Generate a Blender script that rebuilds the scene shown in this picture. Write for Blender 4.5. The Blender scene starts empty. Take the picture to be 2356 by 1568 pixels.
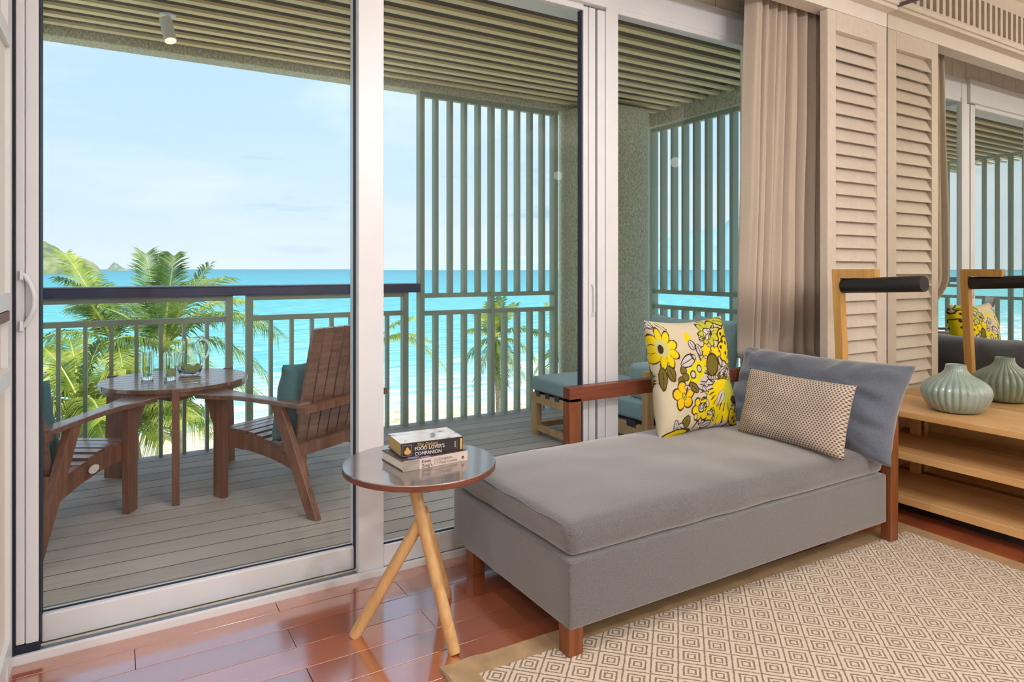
import bpy, bmesh, math, random
import numpy as np
from mathutils import Vector, Matrix, noise as mnoise
random.seed(7)
SC = bpy.context.scene
COL = SC.collection
PI = math.pi

# ------------------------------------------------------------------ camera
F, CX, HY, CH = 1519.0, 1178.0, 619.0, 1.2          # focal length in px, optical axis, horizon row, eye height
TH = math.atan(908.0 / 1519.0)
CT, ST = math.cos(TH), math.sin(TH)
cam = bpy.data.cameras.new('camera')
camo = bpy.data.objects.new('camera', cam)
COL.objects.link(camo)
camo.location = (0, 0, CH)
camo.rotation_euler = (PI / 2, 0, -TH)
cam.sensor_width = 36.0
cam.lens = 36.0 * F / 2356.0
cam.shift_y = -(784.0 - HY) / 2356.0
cam.clip_end = 60000
cam.clip_start = 0.05
SC.camera = camo

# ------------------------------------------------------------------ view + world + sun + lamps
SC.view_settings.view_transform = 'Standard'
SC.view_settings.look = 'None'
SC.view_settings.exposure = 0.0
SC.view_settings.gamma = 1.0
SC.view_settings.use_curve_mapping = False
SC.cycles.max_bounces = 10
SC.cycles.diffuse_bounces = 5
SC.cycles.glossy_bounces = 5
SC.cycles.transmission_bounces = 8
SC.cycles.transparent_max_bounces = 24
SC.cycles.sample_clamp_indirect = 6.0

def lin(r, g, b):
    f = lambda c: ((c / 255.0) / 12.92) if c / 255.0 <= 0.04045 else ((c / 255.0 + 0.055) / 1.055) ** 2.4
    return (f(r), f(g), f(b), 1.0)

SKY = 1.16
SUN = 4.5
world = bpy.data.worlds.new('sky')
SC.world = world
world.use_nodes = True
nt = world.node_tree
nt.nodes.clear()
def wn(t, **k):
    n = nt.nodes.new(t)
    for a, b in k.items():
        setattr(n, a, b)
    return n
tc = wn('ShaderNodeTexCoord')
sep = wn('ShaderNodeSeparateXYZ')
nt.links.new(tc.outputs['Generated'], sep.inputs[0])
ramp = wn('ShaderNodeValToRGB')
cr = ramp.color_ramp
cr.elements[0].position = 0.0; cr.elements[0].color = lin(222, 236, 247)
cr.elements[1].position = 1.0; cr.elements[1].color = lin(120, 178, 232)
e = cr.elements.new(0.10); e.color = lin(208, 230, 248)
e = cr.elements.new(0.22); e.color = lin(194, 225, 250)
e = cr.elements.new(0.45); e.color = lin(178, 214, 248)
nt.links.new(sep.outputs['Z'], ramp.inputs[0])
mp = wn('ShaderNodeMapping')
mp.inputs['Scale'].default_value = (2.2, 2.2, 9.0)
nt.links.new(tc.outputs['Generated'], mp.inputs[0])
nz = wn('ShaderNodeTexNoise')
nz.inputs['Scale'].default_value = 1.3
nz.inputs['Detail'].default_value = 5.0
nz.inputs['Roughness'].default_value = 0.55
nt.links.new(mp.outputs[0], nz.inputs['Vector'])
cl = wn('ShaderNodeValToRGB')
cl.color_ramp.elements[0].position = 0.44; cl.color_ramp.elements[0].color = (0, 0, 0, 1)
cl.color_ramp.elements[1].position = 0.66; cl.color_ramp.elements[1].color = (0.6, 0.6, 0.6, 1)
nt.links.new(nz.outputs['Fac'], cl.inputs[0])
mx = wn('ShaderNodeMixRGB')
nt.links.new(cl.outputs[0], mx.inputs[0])
nt.links.new(ramp.outputs[0], mx.inputs[1])
mx.inputs[2].default_value = lin(233, 243, 251)
# thin grey-blue cloud streaks low over the sea
mp2 = wn('ShaderNodeMapping')
mp2.inputs['Scale'].default_value = (5.0, 5.0, 34.0)
mp2.inputs['Location'].default_value = (0.4, 2.3, 0.0)
nt.links.new(tc.outputs['Generated'], mp2.inputs[0])
nz2 = wn('ShaderNodeTexNoise')
nz2.inputs['Scale'].default_value = 1.0
nz2.inputs['Detail'].default_value = 4.0
nt.links.new(mp2.outputs[0], nz2.inputs['Vector'])
cl2 = wn('ShaderNodeValToRGB')
cl2.color_ramp.elements[0].position = 0.60; cl2.color_ramp.elements[0].color = (0, 0, 0, 1)
cl2.color_ramp.elements[1].position = 0.72; cl2.color_ramp.elements[1].color = (0.55, 0.55, 0.55, 1)
nt.links.new(nz2.outputs['Fac'], cl2.inputs[0])
band = wn('ShaderNodeValToRGB')
band.color_ramp.elements[0].position = 0.01; band.color_ramp.elements[0].color = (0, 0, 0, 1)
band.color_ramp.elements[1].position = 0.07; band.color_ramp.elements[1].color = (1, 1, 1, 1)
e = band.color_ramp.elements.new(0.13); e.color = (1, 1, 1, 1)
e = band.color_ramp.elements.new(0.2); e.color = (0, 0, 0, 1)
nt.links.new(sep.outputs['Z'], band.inputs[0])
mul = wn('ShaderNodeMath', operation='MULTIPLY')
nt.links.new(cl2.outputs[0], mul.inputs[0]); nt.links.new(band.outputs[0], mul.inputs[1])
mx2 = wn('ShaderNodeMixRGB')
nt.links.new(mul.outputs[0], mx2.inputs[0])
nt.links.new(mx.outputs[0], mx2.inputs[1])
mx2.inputs[2].default_value = lin(140, 188, 214)
bg = wn('ShaderNodeBackground')
bg.inputs['Strength'].default_value = SKY
nt.links.new(mx2.outputs[0], bg.inputs['Color'])
wo = wn('ShaderNodeOutputWorld')
nt.links.new(bg.outputs[0], wo.inputs[0])

def area_light(name, loc, size, power, color, rot=(0, 0, 0), size_y=None):
    l = bpy.data.lights.new(name, 'AREA')
    l.energy = power; l.color = color[:3]; l.size = size
    if size_y:
        l.shape = 'RECTANGLE'; l.size_y = size_y
    o = bpy.data.objects.new(name, l)
    o.location = loc; o.rotation_euler = rot
    COL.objects.link(o)
    return o
sun = bpy.data.lights.new('sun', 'SUN')
sun.energy = SUN; sun.angle = math.radians(0.6); sun.color = (1.0, 0.95, 0.86)
suno = bpy.data.objects.new('sun', sun)
suno.rotation_euler = Vector((-0.30, 0.48, -0.82)).to_track_quat('-Z', 'Y').to_euler()
COL.objects.link(suno)
WARM = (0.98, 0.96, 0.96)
def down_spot(x, y, power, color=WARM, cone=150, z=2.94, size=0.035):
    l = bpy.data.lights.new('down_spot', 'SPOT')
    l.energy = power; l.color = color; l.spot_size = math.radians(cone); l.spot_blend = 0.9; l.shadow_soft_size = size
    o = bpy.data.objects.new('down_spot', l); o.location = (x, y, z); COL.objects.link(o)
for x_, y_, p_ in ((0.75, 1.2, 34), (1.6, 1.3, 34)):
    down_spot(x_, y_, p_)
for x_, y_, p_ in ((1.9, -0.6, 50), (2.45, -2.2, 95), (-0.6, -0.6, 55)):      # unseen fill lamps added at the back to brighten the room
    l = bpy.data.lights.new('added_fill', 'POINT'); l.energy = p_; l.color = WARM; l.shadow_soft_size = 0.06
    o = bpy.data.objects.new('added_fill', l); o.location = (x_, y_, 2.45); COL.objects.link(o)
for x_ in (-1.4, -0.4, 0.75, 1.8, 2.9, 3.9):          # neutral spots added under the balcony ceiling to brighten the deck
    down_spot(x_, 3.15, 20, (0.97, 0.98, 1.0), cone=84, z=2.60, size=0.10)

# ------------------------------------------------------------------ materials
def newmat(name):
    m = bpy.data.materials.new(name)
    m.use_nodes = True
    n = m.node_tree.nodes
    b = n['Principled BSDF']
    return m, m.node_tree, b

def coords(nt, scale=(1, 1, 1), rnd=False, rot=(0, 0, 0), kind='Object'):
    t = nt.nodes.new('ShaderNodeTexCoord')
    mp = nt.nodes.new('ShaderNodeMapping')
    mp.inputs['Scale'].default_value = scale
    mp.inputs['Rotation'].default_value = rot
    nt.links.new(t.outputs[kind], mp.inputs['Vector'])
    if rnd:
        oi = nt.nodes.new('ShaderNodeObjectInfo')
        m = nt.nodes.new('ShaderNodeVectorMath'); m.operation = 'SCALE'
        m.inputs[0].default_value = (37.0, 51.0, 23.0)
        nt.links.new(oi.outputs['Random'], m.inputs['Scale'])
        nt.links.new(m.outputs[0], mp.inputs['Location'])
    return mp

def ramp_of(nt, src, stops):
    r = nt.nodes.new('ShaderNodeValToRGB')
    cr = r.color_ramp
    cr.elements[0].position = stops[0][0]; cr.elements[0].color = stops[0][1]
    cr.elements[1].position = stops[-1][0]; cr.elements[1].color = stops[-1][1]
    for p, c in stops[1:-1]:
        e = cr.elements.new(p); e.color = c
    nt.links.new(src, r.inputs[0])
    return r

def bump_of(nt, b, src, strength, dist=0.002):
    bp = nt.nodes.new('ShaderNodeBump')
    bp.inputs['Strength'].default_value = strength
    bp.inputs['Distance'].default_value = dist
    nt.links.new(src, bp.inputs['Height'])
    nt.links.new(bp.outputs[0], b.inputs['Normal'])

def paint(name, c, rough=0.5, metal=0.0, bump=0.0, bscale=60, spec=0.5, coat=0.0, var=0.04):
    m, nt, b = newmat(name)
    mp = coords(nt)
    nz = nt.nodes.new('ShaderNodeTexNoise')
    nz.inputs['Scale'].default_value = bscale
    nz.inputs['Detail'].default_value = 3
    nt.links.new(mp.outputs[0], nz.inputs['Vector'])
    lo = tuple(max(0, x * (1 - var * 2)) for x in c[:3]) + (1,)
    hi = tuple(min(1, x * (1 + var * 2)) for x in c[:3]) + (1,)
    r = ramp_of(nt, nz.outputs['Fac'], [(0.3, lo), (0.7, hi)])
    nt.links.new(r.outputs[0], b.inputs['Base Color'])
    b.inputs['Roughness'].default_value = rough
    b.inputs['Metallic'].default_value = metal
    b.inputs['Specular IOR Level'].default_value = spec
    b.inputs['Coat Weight'].default_value = coat
    b.inputs['Coat Roughness'].default_value = 0.08
    if bump:
        bump_of(nt, b, nz.outputs['Fac'], bump, 0.004)
    return m

def wood(name, c1, c2, scale=(1.5, 22, 22), rough=0.45, coat=0.0, var=0.35, nscale=2.0, grain=0.15, c3=None):
    m, nt, b = newmat(name)
    mp = coords(nt, scale, True)
    nz = nt.nodes.new('ShaderNodeTexNoise')
    nz.inputs['Scale'].default_value = nscale
    nz.inputs['Detail'].default_value = 6
    nz.inputs['Roughness'].default_value = 0.6
    nz.inputs['Distortion'].default_value = 0.6
    nt.links.new(mp.outputs[0], nz.inputs['Vector'])
    st = [(0.28, c1), (0.72, c2)] if c3 is None else [(0.25, c1), (0.5, c2), (0.78, c3)]
    r = ramp_of(nt, nz.outputs['Fac'], st)
    oi = nt.nodes.new('ShaderNodeObjectInfo')
    mr = nt.nodes.new('ShaderNodeMapRange')
    mr.inputs['To Min'].default_value = 1 - var; mr.inputs['To Max'].default_value = 1 + var
    nt.links.new(oi.outputs['Random'], mr.inputs['Value'])
    hs = nt.nodes.new('ShaderNodeHueSaturation')
    nt.links.new(mr.outputs[0], hs.inputs['Value'])
    nt.links.new(r.outputs[0], hs.inputs['Color'])
    nt.links.new(hs.outputs[0], b.inputs['Base Color'])
    b.inputs['Roughness'].default_value = rough
    b.inputs['Coat Weight'].default_value = coat
    b.inputs['Coat Roughness'].default_value = 0.1
    if coat >= 0.6:
        b.inputs['Coat IOR'].default_value = 4.0 if coat >= 0.9 else 2.2
        b.inputs['Coat Roughness'].default_value = 0.13
    if grain:
        bump_of(nt, b, nz.outputs['Fac'], grain, 0.002)
    return m

def fabric(name, c, c2=None, scale=420, rough=0.9, bump=0.35, sheen=0.2):
    m, nt, b = newmat(name)
    mp = coords(nt)
    nz = nt.nodes.new('ShaderNodeTexNoise')
    nz.inputs['Scale'].default_value = scale
    nz.inputs['Detail'].default_value = 2
    nt.links.new(mp.outputs[0], nz.inputs['Vector'])
    c2 = c2 or tuple(min(1, x * 1.45) for x in c[:3]) + (1,)
    r = ramp_of(nt, nz.outputs['Fac'], [(0.35, c), (0.65, c2)])
    nt.links.new(r.outputs[0], b.inputs['Base Color'])
    b.inputs['Roughness'].default_value = rough
    b.inputs['Specular IOR Level'].default_value = 0.2
    b.inputs['Sheen Weight'].default_value = sheen
    bump_of(nt, b, nz.outputs['Fac'], bump, 0.0015)
    return m

def pane_glass(name, tint, refl=0.05, ior=1.45):
    m = bpy.data.materials.new(name)
    m.use_nodes = True
    nt = m.node_tree
    nt.nodes.clear()
    out = nt.nodes.new('ShaderNodeOutputMaterial')
    tr = nt.nodes.new('ShaderNodeBsdfTransparent'); tr.inputs[0].default_value = tint
    gl = nt.nodes.new('ShaderNodeBsdfGlossy'); gl.inputs['Roughness'].default_value = 0.0
    fr = nt.nodes.new('ShaderNodeFresnel'); fr.inputs['IOR'].default_value = ior
    ge = nt.nodes.new('ShaderNodeNewGeometry')          # the far face of the pane adds no second reflection
    sb = nt.nodes.new('ShaderNodeMath'); sb.operation = 'SUBTRACT'; sb.inputs[0].default_value = 1.0
    nt.links.new(ge.outputs['Backfacing'], sb.inputs[1])
    ml = nt.nodes.new('ShaderNodeMath'); ml.operation = 'MULTIPLY'
    nt.links.new(fr.outputs[0], ml.inputs[0]); nt.links.new(sb.outputs[0], ml.inputs[1])
    mx = nt.nodes.new('ShaderNodeMixShader')
    nt.links.new(ml.outputs[0], mx.inputs[0])
    nt.links.new(tr.outputs[0], mx.inputs[1])
    nt.links.new(gl.outputs[0], mx.inputs[2])
    nt.links.new(mx.outputs[0], out.inputs[0])
    return m

M = {}
M['white_metal'] = paint('white_metal', lin(222, 226, 232), 0.35, bscale=8, var=0.01)
M['white_paint'] = paint('white_paint', lin(228, 222, 214), 0.45, bscale=10, var=0.01)
M['shutter_paint'] = paint('shutter_paint', lin(212, 202, 190), 0.5, bscale=30, var=0.02)
M['wall_paint'] = paint('wall_paint', lin(220, 211, 200), 0.7, bscale=30, var=0.02)
M['plank_paint'] = paint('plank_paint', lin(226, 223, 214), 0.6, bscale=30, var=0.03)
M['ceiling_paint'] = paint('ceiling_paint', lin(238, 230, 218), 0.8, bscale=20, var=0.01)
M['dark_gasket'] = paint('dark_gasket', lin(22, 30, 52), 0.6, var=0.1, bscale=150)
M['track_metal'] = paint('track_metal', lin(120, 135, 150), 0.35, metal=0.6)
M['cream_track'] = paint('cream_track', lin(222, 218, 202), 0.5)
M['glass'] = pane_glass('window_glass', (0.965, 0.985, 0.98, 1), ior=1.42)
mm, nt_, b_ = newmat('clear_glass')
b_.inputs['Transmission Weight'].default_value = 1.0; b_.inputs['Roughness'].default_value = 0.0; b_.inputs['IOR'].default_value = 1.46
b_.inputs['Base Color'].default_value = (0.97, 1.0, 0.99, 1)
M['clear_glass'] = mm
M['water_fill'] = pane_glass('water_fill', (0.97, 0.99, 0.985, 1), ior=1.2)
mm, nt_, b_ = newmat('mirror_silver')
b_.inputs['Metallic'].default_value = 1.0
b_.inputs['Roughness'].default_value = 0.0
b_.inputs['Base Color'].default_value = (0.80, 0.80, 0.74, 1)
M['mirror'] = mm
M['green_metal'] = paint('green_metal', lin(154, 170, 154), 0.5, var=0.02)
M['navy_rail'] = paint('navy_rail', lin(42, 56, 108), 0.35, var=0.1, bscale=5)
def stucco():
    m, nt, b = newmat('stucco')
    mp = coords(nt, (1, 1, 0.55))
    nz = nt.nodes.new('ShaderNodeTexNoise'); nz.inputs['Scale'].default_value = 85; nz.inputs['Detail'].default_value = 3
    nt.links.new(mp.outputs[0], nz.inputs['Vector'])
    r = ramp_of(nt, nz.outputs['Fac'], [(0.34, lin(166, 170, 146)), (0.64, lin(218, 218, 196))])
    nt.links.new(r.outputs[0], b.inputs['Base Color'])
    b.inputs['Roughness'].default_value = 0.95
    bump_of(nt, b, nz.outputs['Fac'], 0.9, 0.01)
    return m
M['stucco'] = stucco()
M['soffit_dark'] = paint('soffit_dark', lin(98, 90, 82), 0.8, bscale=6, var=0.1)
M['slat_wood'] = wood('slat_wood', lin(232, 214, 158), lin(246, 234, 190), (1.2, 30, 30), 0.6, var=0.06)
M['floor_wood'] = wood('floor_wood', lin(150, 76, 46), lin(172, 92, 58), (1.0, 14, 14), 0.22, coat=0.9, var=0.16, grain=0.0, c3=lin(160, 84, 50))
M['deck_wood'] = wood('deck_wood', lin(148, 139, 133), lin(182, 171, 162), (0.9, 26, 26), 0.6, var=0.14, grain=0.1, c3=lin(168, 154, 146))
M['adi_wood'] = wood('brown_stained_wood', lin(100, 64, 52), lin(150, 104, 84), (14, 14, 1.2), 0.38, coat=0.15, var=0.12)
M['adi_slat'] = wood('brown_stained_slat', lin(106, 74, 64), lin(152, 112, 94), (1.5, 22, 22), 0.32, coat=0.6, var=0.12)
M['sofa_wood'] = wood('reddish_teak', lin(92, 44, 30), lin(132, 72, 48), (1.4, 20, 20), 0.4, var=0.05)
M['sofa_wood_z'] = wood('reddish_teak_upright', lin(104, 56, 30), lin(144, 86, 48), (20, 20, 1.4), 0.4, var=0.05)
M['teak'] = wood('teak', lin(172, 130, 84), lin(206, 166, 116), (14, 14, 3), 0.5, var=0.05)
M['oak'] = wood('oak', lin(196, 152, 98), lin(222, 182, 128), (12, 1.0, 14), 0.42, var=0.03, grain=0.08)
M['lamp_oak'] = wood('lamp_oak', lin(186, 138, 72), lin(214, 170, 98), (16, 16, 1.2), 0.4, var=0.03)
M['leg_oak'] = wood('leg_oak', lin(190, 150, 98), lin(222, 184, 132), (20, 20, 2), 0.38, var=0.03)
M['black_metal'] = paint('black_metal', lin(24, 25, 28), 0.42, var=0.05)
M['grey_fabric'] = fabric('grey_fabric', lin(80, 80, 84), lin(116, 114, 118), sheen=0.8)
M['cushion_grey'] = fabric('cushion_grey', lin(78, 86, 100), lin(106, 114, 128), sheen=0.6)
M['teal_fabric'] = fabric('teal_fabric', lin(58, 100, 112), lin(84, 130, 140))
M['outdoor_fabric'] = fabric('outdoor_fabric', lin(126, 148, 152), lin(154, 176, 178), scale=300)
M['curtain'] = fabric('curtain', lin(178, 166, 152), lin(196, 184, 170), scale=500, bump=0.1)
M['table_top'] = wood('dark_table_top', lin(92, 80, 78), lin(112, 98, 94), (3, 3, 3), 0.30, coat=0.95, var=0.0, grain=0.0)
M['table_edge'] = wood('table_edge', lin(92, 50, 38), lin(126, 72, 54), (8, 8, 30), 0.4, var=0)
M['celadon'] = paint('celadon_glaze', lin(140, 160, 154), 0.12, var=0.08, bscale=12, coat=0.8)
M['void'] = paint('gap_shade_black', lin(14, 14, 16), 0.95, spec=0.0)  # black puts the shade of the deck gaps into the colour
M['lamp_lens'] = bpy.data.materials.new('lamp_lens'); M['lamp_lens'].use_nodes = True
_b = M['lamp_lens'].node_tree.nodes['Principled BSDF']
_b.inputs['Emission Color'].default_value = (1.0, 0.70, 0.42, 1); _b.inputs['Emission Strength'].default_value = 1.3
M['lime'] = paint('lime_slice', lin(226, 230, 160), 0.4)
M['lime_rind'] = paint('lime_rind', lin(214, 224, 140), 0.4)
M['leather'] = paint('tan_border', lin(176, 150, 116), 0.3, var=0.08, bscale=14, bump=0.25)
M['page_gold'] = paint('gilt_pages', lin(206, 172, 92), 0.4, bscale=300)
M['page_white'] = paint('white_pages', lin(232, 228, 220), 0.8, bscale=300)
M['cover_black'] = paint('black_cover', lin(34, 30, 36), 0.3)
M['cover_dark'] = paint('brown_cover', lin(84, 66, 66), 0.4, bscale=25, var=0.3)
M['spine_pale'] = paint('pale_spine', lin(206, 192, 186), 0.4)
M['spine_grey'] = paint('grey_spine', lin(150, 145, 140), 0.4, bscale=20, var=0.15)
M['ink_white'] = paint('white_print', lin(238, 236, 236), 0.5)
M['ink_gold'] = paint('gold_print', lin(206, 168, 92), 0.4)
M['ink_dark'] = paint('dark_print', lin(84, 72, 76), 0.5)
M['ink_grey'] = paint('grey_print', lin(140, 130, 130), 0.5)
M['ink_lilac'] = paint('lilac_print', lin(150, 145, 196), 0.4)
def cover_art():
    m, nt, b = newmat('printed_cover')
    mp = coords(nt)
    nz = nt.nodes.new('ShaderNodeTexNoise'); nz.inputs['Scale'].default_value = 22; nz.inputs['Detail'].default_value = 2
    nt.links.new(mp.outputs[0], nz.inputs['Vector'])
    r = ramp_of(nt, nz.outputs['Fac'], [(0.30, lin(120, 118, 120)), (0.42, lin(226, 224, 222)), (0.7, lin(240, 240, 240))])
    nt.links.new(r.outputs[0], b.inputs['Base Color'])
    b.inputs['Roughness'].default_value = 0.15
    return m
M['cover_art'] = cover_art()

def rug_mat():
    m, nt, b = newmat('diamond_weave')
    P = 0.0795
    mp = coords(nt, (1 / P, 1 / P, 1), rot=(0, 0, PI / 4))
    sp = nt.nodes.new('ShaderNodeSeparateXYZ')
    nt.links.new(mp.outputs[0], sp.inputs[0])
    def mth(op, a, b_=None):
        n = nt.nodes.new('ShaderNodeMath'); n.operation = op
        for i, v in enumerate((a, b_)):
            if v is None: continue
            if isinstance(v, (int, float)): n.inputs[i].default_value = v
            else: nt.links.new(v, n.inputs[i])
        return n.outputs[0]
    def tri(s):
        return mth('ABSOLUTE', mth('SUBTRACT', mth('FRACT', s), 0.5))
    nzn = nt.nodes.new('ShaderNodeTexNoise'); nzn.inputs['Scale'].default_value = 9
    nt.links.new(mp.outputs[0], nzn.inputs['Vector'])
    wob = mth('MULTIPLY', mth('SUBTRACT', nzn.outputs['Fac'], 0.5), 0.09)
    d = mth('ADD', mth('MAXIMUM', tri(sp.outputs['X']), tri(sp.outputs['Y'])), wob)
    W, D = lin(214, 201, 186), lin(138, 123, 106)
    cr = nt.nodes.new('ShaderNodeValToRGB')
    c = cr.color_ramp; c.interpolation = 'CONSTANT'
    c.elements[0].position = 0.0; c.elements[0].color = W
    c.elements[1].position = 0.05; c.elements[1].color = W
    for p, k in ((0.10, D), (0.165, W), (0.255, D), (0.325, W), (0.465, D)):
        e = c.elements.new(p); e.color = k
    nt.links.new(d, cr.inputs[0])
    nt.links.new(cr.outputs[0], b.inputs['Base Color'])
    b.inputs['Roughness'].default_value = 0.95
    b.inputs['Specular IOR Level'].default_value = 0.1
    n2 = nt.nodes.new('ShaderNodeTexNoise'); n2.inputs['Scale'].default_value = 260
    t2 = nt.nodes.new('ShaderNodeTexCoord'); nt.links.new(t2.outputs['Object'], n2.inputs['Vector'])
    bump_of(nt, b, n2.outputs['Fac'], 0.5, 0.003)
    return m
M['rug'] = rug_mat()

def lattice_mat():
    m, nt, b = newmat('honeycomb_weave')
    mp = coords(nt, (1, 1, 1))
    v = nt.nodes.new('ShaderNodeSeparateXYZ')
    nt.links.new(mp.outputs[0], v.inputs[0])
    def mth(op, a, b_=None):
        n = nt.nodes.new('ShaderNodeMath'); n.operation = op
        for i, q in enumerate((a, b_)):
            if q is None: continue
            if isinstance(q, (int, float)): n.inputs[i].default_value = q
            else: nt.links.new(q, n.inputs[i])
        return n.outputs[0]
    PX, PZ = 0.0140, 0.0092
    zr = mth('DIVIDE', v.outputs['Z'], PZ)
    off = mth('MULTIPLY', mth('FLOORED_MODULO', mth('FLOOR', zr), 2.0), 0.5)
    dx = mth('SUBTRACT', mth('FRACT', mth('ADD', mth('DIVIDE', v.outputs['X'], PX), off)), 0.5)
    dz = mth('MULTIPLY', mth('SUBTRACT', mth('FRACT', zr), 0.5), 0.80)
    s = mth('SQRT', mth('ADD', mth('MULTIPLY', dx, dx), mth('MULTIPLY', dz, dz)))
    r = ramp_of(nt, s, [(0.27, lin(104, 88, 80)), (0.36, lin(196, 184, 170))])
    nt.links.new(r.outputs[0], b.inputs['Base Color'])
    b.inputs['Roughness'].default_value = 0.9
    bump_of(nt, b, s, 0.5, 0.002)
    return m
M['lattice'] = lattice_mat()

def vcol_mat(name, rough=0.85):
    m, nt, b = newmat(name)
    a = nt.nodes.new('ShaderNodeAttribute'); a.attribute_name = 'print'
    nt.links.new(a.outputs['Color'], b.inputs['Base Color'])
    b.inputs['Roughness'].default_value = rough
    b.inputs['Specular IOR Level'].default_value = 0.2
    nz = nt.nodes.new('ShaderNodeTexNoise'); nz.inputs['Scale'].default_value = 500
    t2 = nt.nodes.new('ShaderNodeTexCoord'); nt.links.new(t2.outputs['Object'], nz.inputs['Vector'])
    bump_of(nt, b, nz.outputs['Fac'], 0.2, 0.001)
    return m
M['floral'] = vcol_mat('floral_print')

def leaf_mat(name, c1, c2, c3):
    m, nt, b = newmat(name)
    mp = coords(nt)
    nz = nt.nodes.new('ShaderNodeTexNoise'); nz.inputs['Scale'].default_value = 3.5; nz.inputs['Detail'].default_value = 4
    nt.links.new(mp.outputs[0], nz.inputs['Vector'])
    r = ramp_of(nt, nz.outputs['Fac'], [(0.3, c1), (0.5, c2), (0.7, c3)])
    nt.links.new(r.outputs[0], b.inputs['Base Color'])
    b.inputs['Roughness'].default_value = 0.4
    tl = nt.nodes.new('ShaderNodeBsdfTranslucent')
    nt.links.new(r.outputs[0], tl.inputs[0])
    mx = nt.nodes.new('ShaderNodeMixShader'); mx.inputs[0].default_value = 0.4
    out = nt.nodes['Material Output']
    nt.links.new(b.outputs[0], mx.inputs[1]); nt.links.new(tl.outputs[0], mx.inputs[2])
    nt.links.new(mx.outputs[0], out.inputs[0])
    return m
M['palm_green'] = leaf_mat('palm_leaf', lin(44, 78, 40), lin(104, 140, 58), lin(172, 186, 92))
M['palm_yellow'] = leaf_mat('palm_leaf_yellow', lin(84, 118, 44), lin(160, 178, 68), lin(216, 214, 116))
M['rachis'] = paint('palm_rachis', lin(196, 196, 96), 0.5)
M['trunk'] = paint('palm_trunk', lin(150, 134, 112), 0.9, bscale=12, var=0.2, bump=0.5)

def sea_mat():
    m, nt, b = newmat('sea_water')
    t = nt.nodes.new('ShaderNodeTexCoord')
    sp = nt.nodes.new('ShaderNodeSeparateXYZ'); nt.links.new(t.outputs['Object'], sp.inputs[0])
    wob = nt.nodes.new('ShaderNodeTexNoise'); wob.inputs['Scale'].default_value = 0.10; wob.inputs['Detail'].default_value = 6
    nt.links.new(t.outputs['Object'], wob.inputs['Vector'])
    lg = nt.nodes.new('ShaderNodeMath'); lg.operation = 'LOGARITHM'; lg.inputs[1].default_value = 10
    nt.links.new(sp.outputs['Y'], lg.inputs[0])
    ad = nt.nodes.new('ShaderNodeMath'); ad.operation = 'MULTIPLY_ADD'
    nt.links.new(wob.outputs['Fac'], ad.inputs[0]); ad.inputs[1].default_value = 0.30
    nt.links.new(lg.outputs[0], ad.inputs[2])
    mr = nt.nodes.new('ShaderNodeMapRange')
    mr.inputs['From Min'].default_value = 1.55; mr.inputs['From Max'].default_value = 3.4
    nt.links.new(ad.outputs[0], mr.inputs['Value'])
    r = ramp_of(nt, mr.outputs[0], [(0.0, lin(238, 244, 240)), (0.05, lin(206, 232, 230)), (0.13, lin(126, 204, 208)),
                                    (0.28, lin(94, 190, 190)), (0.55, lin(64, 168, 180)), (1.0, lin(46, 138, 162))])
    mp = nt.nodes.new('ShaderNodeMapping'); mp.inputs['Scale'].default_value = (0.22, 1.0, 1)
    nt.links.new(t.outputs['Object'], mp.inputs[0])
    n2 = nt.nodes.new('ShaderNodeTexNoise'); n2.inputs['Scale'].default_value = 1.3; n2.inputs['Detail'].default_value = 8; n2.inputs['Roughness'].default_value = 0.65
    nt.links.new(mp.outputs[0], n2.inputs['Vector'])
    r2 = ramp_of(nt, n2.outputs['Fac'], [(0.40, (0.50, 0.80, 0.86, 1)), (0.52, (1, 1, 1, 1)), (0.62, (2.4, 1.5, 1.35, 1))])
    mu = nt.nodes.new('ShaderNodeMixRGB'); mu.blend_type = 'MULTIPLY'; mu.inputs[0].default_value = 1
    nt.links.new(r.outputs[0], mu.inputs[1]); nt.links.new(r2.outputs[0], mu.inputs[2])
    nt.links.new(mu.outputs[0], b.inputs['Base Color'])
    b.inputs['Roughness'].default_value = 0.35
    b.inputs['Specular IOR Level'].default_value = 0.15
    bump_of(nt, b, n2.outputs['Fac'], 0.25, 0.5)
    return m
M['sea'] = sea_mat()
def ground_mat(name, stops, scale, bump=0.3, detail=8):
    m, nt, b = newmat(name)
    mp = coords(nt)
    nz = nt.nodes.new('ShaderNodeTexNoise'); nz.inputs['Scale'].default_value = scale; nz.inputs['Detail'].default_value = detail
    nt.links.new(mp.outputs[0], nz.inputs['Vector'])
    r = ramp_of(nt, nz.outputs['Fac'], stops)
    nt.links.new(r.outputs[0], b.inputs['Base Color'])
    b.inputs['Roughness'].default_value = 0.95
    b.inputs['Specular IOR Level'].default_value = 0.1
    bump_of(nt, b, nz.outputs['Fac'], bump, 0.2)
    return m
M['sand'] = ground_mat('sand', [(0.3, lin(196, 176, 140)), (0.5, lin(232, 218, 190)), (0.7, lin(244, 236, 216))], 1.2)
M['headland'] = ground_mat('headland', [(0.35, lin(112, 118, 104)), (0.5, lin(138, 148, 96)), (0.65, lin(166, 166, 130))], 0.06)
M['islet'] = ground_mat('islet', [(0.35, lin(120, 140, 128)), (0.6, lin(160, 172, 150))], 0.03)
M['far_coast'] = ground_mat('far_coast', [(0.35, lin(168, 200, 190)), (0.6, lin(198, 220, 206))], 0.006)  # pale tone: aerial haze is put into the colour
M['far_hills'] = ground_mat('far_hills', [(0.35, lin(150, 192, 206)), (0.6, lin(172, 208, 218))], 0.003)  # haze of the distance is mixed into this blue as well

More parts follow.
